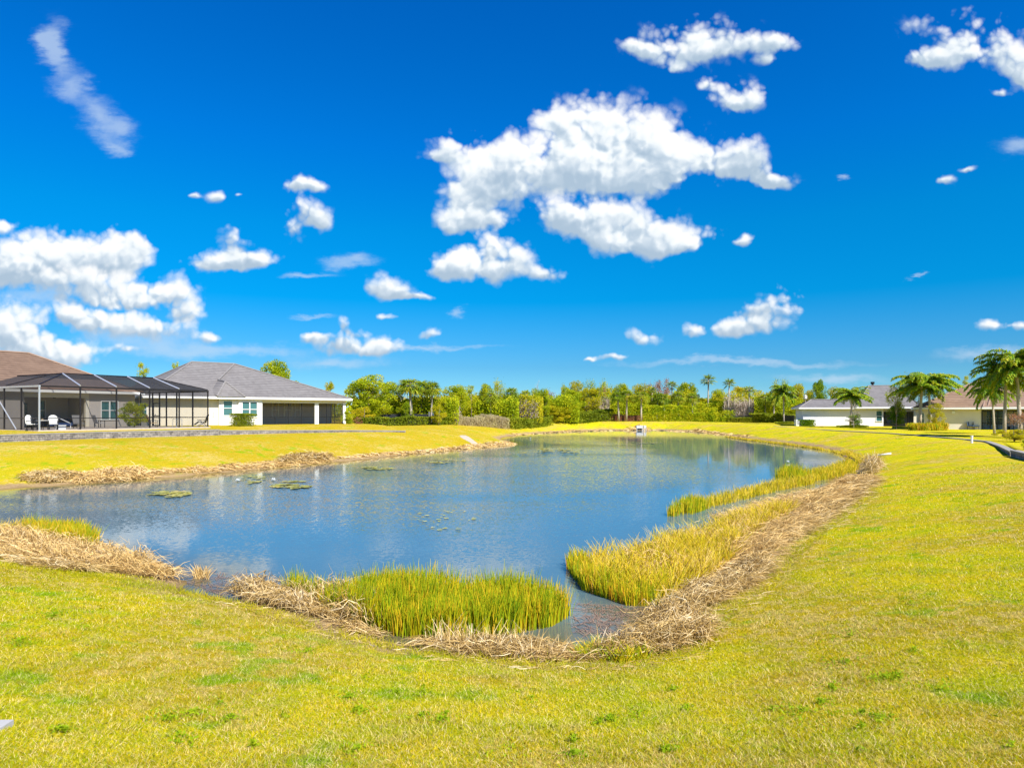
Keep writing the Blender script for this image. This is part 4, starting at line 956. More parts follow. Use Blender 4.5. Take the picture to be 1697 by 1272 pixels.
FG = 'trees behind the far hedge'
T = [
 # behind the left houses
 ('pine:0', 237, 605, 100, 'small bushy treetop showing above the screened pool roof', 13, None),
 ('pine:1', 291, 605.5, 104, 'tip of a tree just above the left slope of the grey roof', 9, None),
 ('broad:0', 463, 598, 108, 'rounded green treetop rising over the right slope of the grey roof', 27, None),
 ('yellow:0', 547, 634, 110, 'small yellow green treetop near the low right end of the grey roof', 10, None),
 # left group
 ('broad:1', 610, 622, 90, 'biggest bright green broadleaf tree just right of the white house', 40, None),
 ('broad:2', 642, 632, 97, 'broadleaf tree tucked against the right side of the biggest tree', 22, None),
 ('sabal:0', 682, 626, 95, 'leftmost of the three close fan palms with pale trunks', 21, None),
 ('sabal:1', 697, 629, 99, 'middle of the three close fan palms with pale trunks', 19, None),
 ('sabal:2', 714, 631, 97, 'rightmost and smallest of the three close fan palms', 14, None),
 ('bare:0', 664, 642, 104, 'bare greyish tree left of the three close fan palms', 22, None),
 ('shrub:0', 672, 668, 92, 'low yellow palm like shrub below the three fan palms', 14, None),
 ('shrub:1', 738, 660, 98, 'spreading green shrub above the fence by the tilted panel', 18, None),
 ('broad:3', 757, 640, 108, 'rounded dense tree right of the three fan palms', 24, None),
 ('pine:0', 781, 641, 112, 'slim pine between the rounded tree and the tallest poplar like tree', 12, None),
 ('broad:0', 803, 636, 115, 'upright green tree above the dry grey hedge', 13, None),
 ('thin:0', 824, 633, 118, 'airy tree with light showing through its crown above the dry hedge', 15, None),
 ('dark:0', 818, 662, 116, 'dark low evergreen under the airy tree', 9, None),
 ('sabal:1', 849, 641, 118, 'fan palm with clear pale trunk at the right end of the dry hedge', 12, None),
 ('sabal:2', 872, 645, 121, 'shorter fan palm right of the dry hedge fan palm', 11, None),
 ('bare:1', 861, 655, 120, 'pale leafless tangle between two fan palms', 10, None),
 ('broad:2', 896, 643, 128, 'green tree left of the bright rounded shrub', 17, None),
 ('bare:0', 889, 632, 150, 'thin dark leafless treetop against the sky', 9, None),
 # centre
 ('yellow:1', 955, 631, 150, 'orange tinged tall tree above the bright rounded shrub', 14, None),
 ('broad:1', 944, 643, 142, 'full green tree behind the bright rounded shrub', 22, None),
 ('thin:1', 982, 631, 152, 'tall loose crowned tree right of the orange tinged tree', 14, None),
 ('yellow:0', 979, 644, 146, 'yellow leaved tree with grey stems in the centre', 16, None),
 ('thin:0', 1008, 634, 156, 'wispy tree with fine foliage against the sky in the centre', 14, None),
 ('pine:1', 1003, 655, 150, 'narrow green pine below the wispy tree', 12, None),
 ('broad:3', 1030, 637, 155, 'green tree behind the pair of white trunked palms', 16, None),
 ('sabal:0', 1025.5, 648, 140, 'left palm of the two standing close before the rusty shrubs', 13, None),
 ('sabal:2', 1038, 646, 140.5, 'right palm of the two standing close before the rusty shrubs', 14, None),
 ('sabal:1', 1062.5, 648, 140, 'lone palm with white trunk directly above the white intake box', 13, None),
 ('yellow:1', 1063, 636, 152, 'tall yellow green tree behind the lone palm', 17, None),
 ('redbare:0', 1094, 631, 156, 'reddish bare crowned tree among the green ones', 20, None),
 ('tall:0', 1112, 631, 148, 'dark topped fan palm in front of the reddish tree', 10, None),
 ('sabal:2', 1088, 650, 147, 'short fan palm left of the dark topped palm', 11, None),
 ('sabal:0', 1101, 652, 146, 'short fan palm under the reddish tree with pale stem', 10, None),
 ('sabal:1', 1125, 648, 146, 'bushy fan palm right of the dark topped palm', 13, None),
 ('broad:0', 1139, 634, 156, 'flat topped bright tree left of the open sky gap', 18, None),
 # tall palms
 ('tall:1', 1173, 620.5, 150, 'tallest slender fan palm alone against the sky gap', 13, None),
 ('tall:0', 1206, 626.5, 147, 'second tall slender fan palm with brown trunk', 11, None),
 ('tall:1', 1242, 639, 143, 'medium fan palm right of the two tall slender palms', 12, None),
 ('sabal:0', 1268, 651, 141, 'thick crowned fan palm above the black fence panels', 13, None),
 ('broad:2', 1190, 644, 158, 'round green tree between the two tall slender palms', 13, None),
 ('yellow:0', 1226, 641, 160, 'yellow green tree behind the medium fan palm', 16, None),
 ('bare:1', 1216, 652, 150, 'grey leafless tree low behind the second tall palm', 14, None),
 ('bare:0', 1255, 662, 146, 'small grey leafless tree between the medium and thick crowned palms', 12, None),
 # right of the far hedge
 ('thin:1', 1297, 629, 146, 'tall airy tree behind the feather palm left of the pale house', 14, None),
 ('yellow:1', 1322, 636, 150, 'golden yellow tree left of the white birdhouse', 17, None),
 ('yellow:0', 1290, 645, 150, 'light green tree at the left side of the feather palm', 16, None),
 ('dark:1', 1357, 630, 135, 'dense dark green round tree above the pale house roof', 14, None),
 ('yellow:1', 1383, 641, 140, 'orange yellow tree right of the dense dark round tree', 11, None),
 ('broad:3', 1400, 646, 135, 'green tree behind the feather palm of the pale house', 15, None),
 ('queen:0', 1299, 640, 122, 'feather palm at the left end of the block edging', 19, None),
 ('thin:0', 1491, 625, 118, 'thin grey green treetop left of the big twin feather palms', 14, None),
 ('bare:1', 1572, 632, 120, 'leafless treetop between the feather palms and the tan roof', 14, None),
 ('pine:0', 1600, 626, 112, 'small dark treetop above the tan tile roof', 8, None),
]
for (k, px, top, D, lab, half, grp) in T: plant(k, px, top, D, lab, half, group=FG if 84 < D and 590 < px < 1290 else None)
for (k, px, top, D, lab, half) in [
 ('redbare:1', 1074, 634, 154, 'rust tinged bare tree just left of the reddish bare tree', 13),
 ('tall:1', 1080, 641, 150, 'thin pale stemmed palm between the rusty and reddish bare trees', 8),
 ('bare:2', 1152, 656, 150, 'grey bare tree at the foot of the open sky gap', 11),
 ('yellow:0', 1162, 660, 152, 'low golden bush like tree under the tallest slender palm', 12),
 ('redbare:0', 1000, 646, 150, 'brownish leafless tree behind the narrow green pine', 11),
 ('bare:2', 748, 656, 106, 'pale leafless tree left of the rounded dense tree', 14),
 ('sabal:0', 812, 648, 113, 'fan palm half hidden above the dry grey hedge', 11),
 ('redbare:1', 910, 646, 140, 'brown twiggy tree left of the orange tinged tall tree', 12),
 ('sabal:1', 1148, 650, 146, 'last fan palm before the open sky gap', 10),
 ('bare:1', 1232, 660, 149, 'grey branching snag under the yellow green tree', 11),
 ('sabal:2', 1283, 655, 139, 'short fan palm right of the thick crowned palm', 10),
 ('yellow:1', 1342, 646, 142, 'ochre tree peeking between the birdhouse and the dense round tree', 10),
 ('thin:1', 932, 638, 152, 'wispy upright tree left of the orange tinged tall tree', 9),
 ('tall:0', 996, 641, 149, 'small dark headed palm right of the loose crowned tree', 8)]:
    plant(k, px, top, D, lab, half, group=FG)
# trees and palms on the right hand lots
LZ = 1.33
plant('queen:1', 1409, 645, 97, 'single feather palm in front of the blank pale wall', 26, LZ)
plant('bare:2', 1414.5, 668, 93, 'small bare grey tree in front of the single feather palm', 10, LZ)
plant('dark:2', 1416, 685, 94, 'small dark leaved shrub like tree behind the bare grey tree', 11, LZ)
plant('thin:1', 1485.5, 640, 84, 'slender tree with dark lower leaves left of the twin feather palms', 15, LZ)
plant('dark:1', 1485, 670, 85, 'low dark crowned tree before the screened porch', 13, LZ)
plant('queen:2', 1524, 622, 83, 'left feather palm of the big twin pair', 40, LZ)
plant('queen:3', 1542, 621, 84, 'right feather palm of the big twin pair', 36, LZ)
plant('yellow:1', 1551, 668, 81, 'small yellow green citrus like tree beside the twin feather palms', 11, LZ)
plant('queen:0', 1664, 602, 58, 'nearer feather palm at the right edge with the thick trunk', 42, LZ)
plant('queen:2', 1692, 582, 56, 'tallest feather palm cut by the right edge', 48, LZ)
plant('queen:1', 1648, 632, 66, 'yellowing feather palm leaning over the screened porch', 26, LZ)
plant('shrub:2', 1681, 710, 47.5, 'yellow green leafy shrub above the block wall at the right edge', 27, LZ)
plant('redbare:1', 1690, 682, 54, 'rusty leaved bush behind the yellow green shrub', 22, LZ)
plant('shrub:1', 1703, 728, 36, 'green shrub at the very right edge beside the wall end', 9, 1.38)
# bushes
plant('shrub:2', 925, 671, 131, 'bright yellow green rounded shrub standing in the far hedge', 22)
plant('shrub:0', 576, 682, 80, 'bright green bush at the right corner of the white house', 11, 1.95)
plant('red:0', 594, 691, 80, 'rusty dried shrub next to the bright green corner bush', 8, 1.85)
plant('shrub:2', 727, 668, 93, 'spiky yellow palm like bush over the black fence', 13)
plant('shrub:1', 222, 668, 60, 'green shrub planted inside the screened enclosure', 26, zb)
plant('shrub:2', 603, 672, 86, 'yellow green bush under the biggest broadleaf tree', 18)

# ------------------------------------------------------------------ undergrowth, hedges, fences
def along(pts, n, rng):
    pts = np.array(pts, float); seg = np.linalg.norm(np.diff(pts, axis=0), axis=1); c = np.concatenate([[0], np.cumsum(seg)]); s = rng.random(n) * c[-1]
    return np.stack([np.interp(s, c, pts[:, 0]), np.interp(s, c, pts[:, 1])], 1)
def hedge(name, label, pts, h, w, n, mat_, size=.13, dry=False, z0=None, top_var=.25, kind=None, cat='hedge'):
    rng = np.random.default_rng(int(abs(pts[0][0] * 97 + pts[0][1])) % 9999)
    root = thing(name, label, cat) if kind is None else None
    P_ = along(pts, n, rng); off = rng.uniform(-1, 1, (n, 2)); rr = rng.random(n)
    side = np.abs(off[:, 0])
    hh = h * (1 + top_var * vnoise(P_[:, 0] * 1.0 + 5, P_[:, 1], .9) * 1.6 + top_var * vnoise(P_[:, 0], P_[:, 1] + 9, 3) * 1.4)
    z = np.where(rng.random(n) < .45, hh * (1 - .12 * rng.random(n)), hh * rng.random(n))
    edge = np.where(z > hh * .85, off, off / np.maximum(np.abs(off).max(1, keepdims=True), .01)[:, :1] * np.array([1, 1]) if False else np.where(rng.random((n, 1)) < .75, off / np.maximum(np.abs(off).max(1, keepdims=True), .05), off)) if False else off
    front = rng.random(n) < .6
    offs = off.copy(); offs[front & (z < hh * .85), 1] = -1 + .15 * rng.random((front & (z < hh * .85)).sum())
    X = P_[:, 0] + offs[:, 0] * w * .5; Y = P_[:, 1] + offs[:, 1] * w * .5
    Z = (gz(X, Y) if z0 is None else np.full(n, z0)) + z
    C = np.stack([X, Y, Z], 1)
    A = Acc()
    if dry:
        D = unit(rng.normal(0, .35, (n, 3)) + np.array([0, 0, 1.])) * rng.uniform(.25, .6, (n, 1)); A.add(ribbons(np.stack([C - D * .6, C + D * .4], 1), np.full((n, 2), .022), unit(rng.normal(size=(n, 3)) * np.array([1, 1, .1]))))
    else: A.add(leaves(C, size, rng))
    if kind: return tag(obj(name, A.mesh(name), mat_), label, kind=kind)
    obj('foliage', A.mesh('foliage'), mat_, root)
    # woody stems inside
    st_ = MB(); k = max(4, n // 900)
    for q in along(pts, k, rng):
        zz = gz1(*q) if z0 is None else z0; st_.tube([(q[0], q[1], zz - .1), (q[0] + rng.normal(0, .15), q[1], zz + h * .75)], [.035, .012], 4)
    st_.build('stems', M['bark'], root); return root
HL = [xy(598, 85), xy(680, 91), xy(745, 98)]
hedge('hedge', 'clipped green hedge in front of the black fence by the tilted panel', HL, 1.05, 1.2, 9000, M['hedge'], .10)
hedge('hedge', 'dry grey brown hedge in the middle of the left treeline', [xy(752, 100), xy(800, 105), xy(838, 109)], 1.5, 1.5, 9000, M['deadhedge'], dry=True, top_var=.4)
hedge('hedge', 'patchy low green hedge between the dry hedge and the bright rounded shrub', [xy(842, 110), xy(880, 118), xy(912, 128)], 1.5, 1.4, 7000, M['hedge'], .14)
hedge('hedge', 'dense green hedge right of the bright rounded shrub', [xy(938, 133), xy(975, 138), xy(1010, 142)], 2.1, 1.8, 8000, M['hedge'], .16, top_var=.5)
hedge('hedge', 'rusty red low hedge behind the two close palms', [xy(1012, 141.6), xy(1060, 142)], 1.25, 1.2, 4500, M['leaf_red'], .13)
hedge('hedge', 'long tall green hedge on the far bank under the tall palms', [xy(1064, 143), xy(1140, 143), xy(1208, 142)], 2.3, 2.4, 15000, M['leaf'], .15, top_var=.7)
hedge('hedge', 'low thin green hedge in front of the black fence panels on the far bank', [xy(1208, 141), xy(1248, 139)], 1.0, 1.0, 3200, M['hedge'], .13)
hedge('hedge', 'green hedge between the black fence panels and the feather palm', [xy(1247, 140), xy(1290, 134), xy(1318, 126)], 1.7, 1.6, 8000, M['hedge'], .16)
HB = hedge('hedge', 'clipped box shaped hedge under the windows of the white house', [xy(391, 66.5), xy(403, 67.5), xy(417, 68.5)], 1.28, 1.1, 9000, M['hedge'], .055, z0=2.03, top_var=.04)
hedge('hedge', 'clipped hedge at the left corner of the blank pale wall', [xy(1329, 104.5), xy(1345, 104.5)], .98, 1.0, 3500, M['leaf_dark'], .09, z0=1.33, top_var=.05)
hedge('hedge', 'clipped square hedge below the window of the pale house', [xy(1452, 104.5), xy(1463, 104.5)], 1.0, 1.0, 3500, M['leaf_dark'], .09, z0=1.33, top_var=.05)
hedge('ornamental_grass', 'mound of fine green grass around the twin feather palm trunks', [xy(1516, 79), xy(1535, 78.5), xy(1556, 79)], .75, 1.6, 6500, M['reedgreen'], dry=True, z0=1.3, top_var=.2, cat='ornamental grass')
hedge('ornamental_grass', 'flat green ground plants around the single feather palm', [xy(1396, 94), xy(1428, 94)], .28, 1.4, 3500, M['hedge'], .10, z0=1.32, top_var=.2, cat='ground plants')
hedge('ornamental_grass', 'low plants ringing the feather palm at the end of the block edging', [xy(1290, 121), xy(1310, 121)], .35, 1.2, 2500, M['hedge'], .12, top_var=.2, cat='ground plants')
def fence(label, pts, h, step=2.4):
    root = thing('fence', label, 'fence'); pan = MB(); n = 0
    P_ = []
    for a_, b_ in zip(pts[:-1], pts[1:]):
        L = math.hypot(b_[0] - a_[0], b_[1] - a_[1]); k = max(1, int(L / step))
        for i in range(k): P_.append((a_[0] + (b_[0] - a_[0]) * i / k, a_[1] + (b_[1] - a_[1]) * i / k))
    P_.append(pts[-1])
    for p, q in zip(P_[:-1], P_[1:]):
        z0_ = gz1(*p); z1_ = gz1(*q); pan.add([(p[0], p[1], z0_ + .05), (q[0], q[1], z1_ + .05), (q[0], q[1], z1_ + h), (p[0], p[1], z0_ + h), (p[0], p[1] + .04, z0_ + .05), (q[0], q[1] + .04, z1_ + .05), (q[0], q[1] + .04, z1_ + h), (p[0], p[1] + .04, z0_ + h)],
                                           [(0, 1, 2, 3), (7, 6, 5, 4), (3, 2, 6, 7), (0, 4, 5, 1)])
    pan.build('panel', M['darkfence'], root)
    for p in P_: z_ = gz1(*p); MB().box(p[0] - .05, p[0] + .05, p[1] - .05, p[1] + .09, z_ - .2, z_ + h + .06).build('post', M['darkfence'], root)
fence('black fence behind the clipped left hedge', [xy(596, 88), xy(690, 95), xy(765, 104)], 1.55)
fence('black fence section behind the patchy low hedge', [xy(842, 114), xy(916, 131)], 1.5)
fence('black fence panels on the far bank right of the long tall hedge', [xy(1206, 143.5), xy(1248, 142)], 1.35)
fence('short black fence piece beside the feather palm near the pale house', [xy(1300, 128), xy(1316, 124)], 1.5)

# the wood behind, which reads as one mass, and the brush at its foot
rng = np.random.default_rng(5)
def mass(name, label, spec, n, size, mat_, kind='stuff', twig=False):
    A = Acc(); tot = sum(s[3] for s in spec)
    for (px0, px1, D, wgt, top, dep) in spec:
        k = int(n * wgt / tot); px = rng.uniform(px0, px1, k); d = D + rng.uniform(0, dep, k); X = (px - CX) * d / F
        hmax = (H + (HY - top) * d / F) - 1.6; lump = .72 + .55 * (vnoise(X, d, 2.1) + .5) * .6 + .3 * vnoise(X + 40, d, 5.5)
        hh = np.clip(hmax * lump, .3, None); z = 1.6 + hh * np.where(rng.random(k) < .5, rng.random(k) ** .5, rng.random(k))
        C = np.stack([X, d, z], 1)
        if twig:
            D_ = unit(rng.normal(0, .5, (k, 3)) + np.array([0, 0, 1.])) * rng.uniform(.3, 1.0, (k, 1)); A.add(ribbons(np.stack([C - D_, C + D_], 1), np.full((k, 2), .025), unit(rng.normal(size=(k, 3)))))
        else: A.add(leaves(C, size, rng))
    return tag(obj(name, A.mesh(name), mat_), label, kind=kind)
mass('undergrowth', 'mixed green brush filling in behind the hedges', [(585, 760, 97, 3, 656, 8), (740, 860, 112, 2.1, 657, 8), (850, 960, 130, 2.5, 652, 9), (950, 1075, 146, 2.2, 654, 8), (1060, 1150, 148, 2.0, 654, 8), (1145, 1260, 148, 2.6, 662, 9), (1250, 1330, 140, 2, 656, 9)], 110000, .16, M['leaf'])
mass('undergrowth', 'yellow green brush mixed through the far wood', [(600, 760, 101, 2, 654, 8), (760, 900, 118, 2, 650, 8), (930, 1150, 150, 3.4, 640, 9), (1180, 1330, 150, 2.6, 650, 9)], 64000, .16, M['leaf_yellow'])
mass('woodland', 'far woodland of mixed crowns closing the view', [(480, 760, 150, 3, 664, 25), (740, 950, 160, 3, 658, 25), (940, 1150, 172, 3.2, 648, 22), (1140, 1330, 175, 3, 662, 22), (1320, 1700, 150, 4, 668, 25), (1700, 2200, 150, 4, 660, 25), (-400, 480, 160, 5, 668, 25)], 60000, .30, M['leaf'])
mass('undergrowth', 'grey leafless twigs mixed through the far wood', [(650, 760, 102, 2, 662, 4), (840, 890, 119, 1.4, 665, 4), (970, 1010, 146, 1.4, 664, 4), (1200, 1260, 147, 2.2, 664, 4)], 12000, .2, M['twig'], twig=True)

# ------------------------------------------------------------------ reeds and straw
def at_ground(px, py, z=0.0):
    for _ in range(12):
        p = at(px, py, z); z = .5 * z + .5 * max(gz1(*p), 0.0)
    return at(px, py, z)
def poly_pts(poly, n, rng, z=0.0):
    P_ = np.array([at_ground(a_, b_, z) for a_, b_ in poly]); lo, hi = P_.min(0), P_.max(0); out = []
    while sum(len(o) for o in out) < n:
        q = lo + (hi - lo) * rng.random((n * 2, 2)); _, ins = pdist(q[:, 0], q[:, 1], P_); out.append(q[ins])
    return np.concatenate(out)[:n]
def reeds(label, poly, n, h, mat_, wid=.006, lean=.12, name='reeds', seed=1, z=0.0, hv=.3, clumpy=.5):
    rng = np.random.default_rng(seed); q = poly_pts(poly, int(n * 1.6), rng, z)
    keep = vnoise(q[:, 0] + seed, q[:, 1], .45) + .5 > rng.random(len(q)) * clumpy; q = q[keep][:n]; n = len(q)
    g = gz(q[:, 0], q[:, 1]); g = np.where(g < -.02, -.06, g - .02)
    hh = h * (1 + hv * rng.normal(size=n) * .6 + .5 * vnoise(q[:, 0], q[:, 1], .8)); hh = np.clip(hh, .2 * h, 1.7 * h)
    base = np.stack([q[:, 0], q[:, 1], g], 1); L = rng.normal(0, lean, (n, 2)) + np.array([.03, .0])
    k = 4; t_ = np.linspace(0, 1, k)
    Pt = base[:, None, :] + np.concatenate([(L[:, None, :] * (t_[None, :, None] ** 1.8)) * hh[:, None, None], (t_[None, :] * hh[:, None])[..., None]], 2)
    Wd = np.tile(np.array([1, 1, .8, .25]) * wid, (n, 1)) * (1 + (q[:, 1] / 14)[:, None] * .6) * .75
    a_ = rng.uniform(0, math.pi, n); side = np.stack([np.cos(a_), np.sin(a_) * .6, np.zeros(n)], 1); side = unit(side)
    A = Acc(); A.add(ribbons(Pt, Wd, side)); return tag(obj(name, A.mesh(name), mat_), label, kind='stuff')
def straw(label, poly, n, h, mat_, length=.40, wid=.0045, name='dead_reeds', seed=1, z=.05, drift=(0, 0)):
    n = int(n * 1.1); h *= .85
    """collapsed stems: they leave the ground, arch over and fall back across each other"""
    rng = np.random.default_rng(seed); q = poly_pts(poly, n, rng, z); g = np.maximum(gz(q[:, 0], q[:, 1]), -.04)
    mound = h * (.35 + 1.1 * (vnoise(q[:, 0] * 1.0 + seed, q[:, 1], .55) + .5))
    a_ = rng.uniform(0, 2 * math.pi, n); d = np.stack([np.cos(a_) + drift[0], np.sin(a_) * .8 + drift[1]], 1)
    l = length * rng.uniform(.5, 1.4, n); r0 = rng.random(n) * mound * .8; pk = np.clip(mound * rng.uniform(.35, 1.45, n), .03, None)
    t_ = np.array([0, .25, .5, .75, 1.0]); end = np.where(rng.random(n) < .22, rng.uniform(.9, 1.5, n), rng.uniform(-.1, .85, n)) * pk
    prof = np.stack([r0, r0 * .4 + pk * .72, pk * 1.05, pk * .75 + end * .25, end], 1)
    spread = (t_[None] * l[:, None]); kink = rng.normal(0, .17, (n, 5)) * l[:, None] * (t_ > 0)
    X = q[:, 0, None] + d[:, 0, None] * spread - d[:, 1, None] * kink; Y = q[:, 1, None] + d[:, 1, None] * spread + d[:, 0, None] * kink
    G = np.maximum(gz(X.ravel(), Y.ravel()).reshape(X.shape), -.05)
    Pt = np.stack([X, Y, G + np.maximum(prof, .015)], 2)
    Wd = np.tile(np.array([1, 1, .9, .8, .3]) * wid, (n, 1)) * (1 + (q[:, 1] / 14)[:, None] * .7) * .75 * rng.uniform(.6, 1.3, (n, 1))
    side = unit(np.stack([-d[:, 1], d[:, 0], rng.normal(0, .8, n)], 1))
    A = Acc(); A.add(ribbons(Pt, Wd, side)); return tag(obj(name, A.mesh(name), mat_), label, kind='stuff')
# near middle bed
reeds('tall green rushes standing in the water in the middle foreground', [(470, 1004), (540, 1022), (620, 1044), (665, 1056), (760, 1062), (850, 1052), (915, 1038), (948, 1020), (915, 1010), (820, 1004), (700, 1002), (560, 1000), (480, 996)], 15000, .54, M['reedgreen'], seed=2)
straw('pale collapsed reeds at the left end of the middle rush bed', [(385, 988), (430, 984), (520, 992), (590, 1005), (620, 1030), (615, 1042), (560, 1030), (480, 1014), (410, 998)], 3600, .34, M['straw'], seed=3)
straw('few pale stems fallen on the bank below the left heap', [(560, 1036), (615, 1046), (625, 1056), (590, 1050)], 240, .12, M['straw'], seed=33)
straw('pale broken reed litter along the shore below the middle rush bed', [(700, 1072), (760, 1072), (860, 1080), (960, 1084), (1035, 1082), (1045, 1092), (980, 1098), (860, 1094), (750, 1084)], 3600, .20, M['straw'], length=.42, seed=4)
reeds('short fresh green shoots among the litter right of the middle rush bed', [(960, 1082), (1060, 1080), (1080, 1092), (1040, 1100), (960, 1098)], 1500, .20, M['reedgreen'], name='grass_tufts', seed=5, z=.1, lean=.5)
reeds('sparse upright dead stems rising out of the litter', [(700, 1072), (860, 1080), (1035, 1082), (1045, 1092), (860, 1094), (750, 1084)], 420, .34, M['straw'], seed=35, lean=.35)
straw('rounded pale heap of collapsed reeds right of the small inlet', [(1052, 1080), (1080, 1052), (1125, 1042), (1165, 1048), (1165, 1064), (1120, 1078), (1070, 1088)], 3200, .34, M['straw'], seed=6)
straw('pale collapsed reeds between the inlet and the right lawn', [(1125, 1015), (1145, 985), (1195, 955), (1255, 938), (1275, 948), (1235, 978), (1190, 1000), (1150, 1018)], 4200, .24, M['straw'], seed=7)
# right bed
reeds('golden rushes of the large right hand reed bed', [(958, 950), (985, 982), (1060, 1000), (1125, 992), (1180, 955), (1240, 910), (1290, 872), (1320, 845), (1290, 845), (1220, 866), (1150, 890), (1060, 915), (1000, 925), (960, 935)], 17000, .34, M['reedorange'], seed=8, lean=.45, hv=.8, clumpy=.95)
straw('golden bent stems lying through the right hand reed bed', [(1030, 960), (1100, 970), (1180, 930), (1290, 868), (1320, 845), (1220, 870), (1110, 905), (1040, 930)], 2600, .32, M['tanstraw'], length=.45, seed=38)
reeds('green rush tips at the water side of the right hand reed bed', [(938, 942), (965, 978), (1040, 1004), (1100, 1006), (1080, 990), (1000, 965), (965, 930), (945, 928)], 3000, .36, M['reedgreen'], seed=9)
reeds('green and gold rush spit reaching into the water right of centre', [(1108, 856), (1160, 846), (1220, 832), (1290, 814), (1350, 802), (1350, 794), (1280, 804), (1200, 824), (1140, 840), (1110, 850)], 3600, .32, M['reedorange'], seed=10, z=0, hv=.5, lean=.25)
reeds('fresh green clump at the tip of the right rush spit', [(1105, 858), (1150, 852), (1180, 842), (1140, 838), (1108, 850)], 800, .42, M['reedgreen'], seed=15)
straw('tan matted dry grass along the landward side of the right reed bed', [(1160, 955), (1200, 925), (1250, 890), (1300, 858), (1370, 818), (1425, 792), (1435, 800), (1390, 835), (1325, 880), (1280, 915), (1220, 945)], 12000, .26, M['tanstraw'], length=.7, seed=11)
straw('greyish matted dry grass above the right reed bed', [(1290, 885), (1360, 842), (1430, 800), (1448, 794), (1446, 804), (1400, 842), (1325, 896)], 3600, .20, M['straw'], length=.6, seed=12)
straw('brownish flattened reeds on the spit beside the open water', [(1180, 862), (1260, 838), (1340, 815), (1370, 818), (1300, 850), (1220, 872)], 3600, .24, M['tanstraw'], length=.6, seed=39)
reeds('far golden rushes at the right end of the open water', [(1292, 797), (1340, 800), (1400, 790), (1425, 775), (1410, 766), (1385, 772), (1340, 785), (1295, 790)], 3400, .34, M['reedorange'], seed=13, lean=.25)
reeds('green rushes at the far right corner of the pond', [(1282, 797), (1330, 800), (1345, 792), (1300, 788)], 900, .6, M['reedgreen'], seed=14)
straw('small round bleached bush of dead grass above the far right rushes', [(1434, 782), (1442, 778), (1454, 778), (1456, 784), (1445, 788), (1436, 787)], 1500, .62, M['straw'], length=.45, seed=16, z=.2)
reeds('low orange grass along the right shore', [(1200, 724), (1290, 735), (1370, 746), (1410, 757), (1425, 770), (1440, 762), (1405, 749), (1330, 741), (1240, 730)], 8000, .24, M['reedorange'], seed=17, z=.1, lean=.4, hv=.5)
# left
reeds('green and gold rushes at the left edge of the water', [(40, 894), (90, 905), (150, 912), (165, 902), (140, 890), (80, 884), (40, 886)], 3400, .46, M['reedgreen'], seed=18, lean=.2)
reeds('golden rushes at the far left edge of the frame', [(-120, 895), (0, 900), (100, 908), (120, 900), (40, 888), (-100, 886)], 2600, .40, M['reedorange'], seed=19, lean=.35)
straw('wide mat of collapsed tan reeds at the left edge', [(-150, 905), (0, 897), (100, 908), (180, 928), (250, 944), (285, 955), (290, 964), (240, 958), (180, 948), (90, 938), (0, 928), (-150, 925)], 10000, .34, M['tanstraw'], seed=20)
straw('bleached straw fringe below the left mat of reeds', [(40, 928), (100, 932), (160, 944), (150, 950), (90, 946), (30, 936)], 1500, .16, M['straw'], seed=21)
reeds('small lone tuft of dead stems in the water by the left reeds', [(322, 950), (345, 950), (345, 960), (322, 960)], 130, .28, M['tanstraw'], name='reed_tuft', seed=22, lean=.4)
# far-left bank band
straw('bleached dead reeds along the far side of the left water', [(38, 796), (80, 800), (120, 797), (130, 789), (80, 787), (45, 790)], 1500, .22, M['straw'], length=.5, wid=.008, seed=23, z=.1)
straw('brown dead reeds in the middle of the left bank waterline', [(120, 800), (200, 796), (235, 791), (235, 783), (180, 786), (130, 791)], 2200, .26, M['tanstraw'], length=.5, wid=.008, seed=24, z=.1)
straw('low scattered straw from the middle of the left bank to the white house', [(235, 791), (330, 784), (400, 777), (470, 771), (545, 765), (545, 757), (470, 765), (400, 770), (330, 776), (235, 782)], 2200, .12, M['tanstraw'], length=.5, wid=.008, seed=25, z=.1)
straw('pale dead reeds on the left bank below the white house', [(470, 769), (545, 762), (545, 755), (470, 762)], 1500, .26, M['straw'], length=.6, wid=.009, seed=41, z=.1)
straw('thin straw line along the left shore toward the sand scar', [(560, 762), (640, 755), (740, 746), (800, 741), (850, 737), (850, 734.5), (740, 742), (640, 751), (560, 757.5)], 1800, .12, M['tanstraw'], length=.5, wid=.010, seed=26, z=.1)
straw('thin straw line along the far shore', [(850, 721), (950, 713.5), (1060, 711.9), (1160, 713.5), (1240, 724.5), (1240, 723), (1170, 712), (1060, 710.8), (950, 712.2), (850, 719.5)], 1700, .14, M['tanstraw'], length=.8, wid=.012, seed=27, z=.1)

_rw = np.random.default_rng(41)
weeds = [(1372, 1056, 30, 9), (1405, 1098, 50, 12), (1465, 1126, 40, 12), (1330, 1182, 60, 18), (1562, 1150, 40, 18), (510, 1080, 40, 9), (90, 1020, 70, 12), (30, 1066, 40, 12)]
for _ in range(80):
    px_, py_ = _rw.uniform(-20, 1720), 930 + 330 * _rw.random() ** .8; r_w = _rw.uniform(4, 22) * (py_ / 1100) ** 2
    if py_ > 1110 or px_ > 1350 or (px_ < 330 and py_ > 1000): weeds.append((px_, py_, r_w, r_w * .35))
rngw = np.random.default_rng(77); QX = []
for (px, py, rx, ry) in weeds:
    if rx < 2: continue
    c0 = np.array(at_ground(px, py, .8)); c1 = np.array(at_ground(px + rx, py, .8)); c2 = np.array(at_ground(px, py - ry, .8)); k = int(14 + rx * 6); th = rngw.uniform(0, 6.283, k); rr = np.abs(rngw.normal(0, .8, k))
    QX.append(c0 + (c1 - c0) * (rr * np.cos(th))[:, None] + (c2 - c0) * (rr * np.sin(th))[:, None])
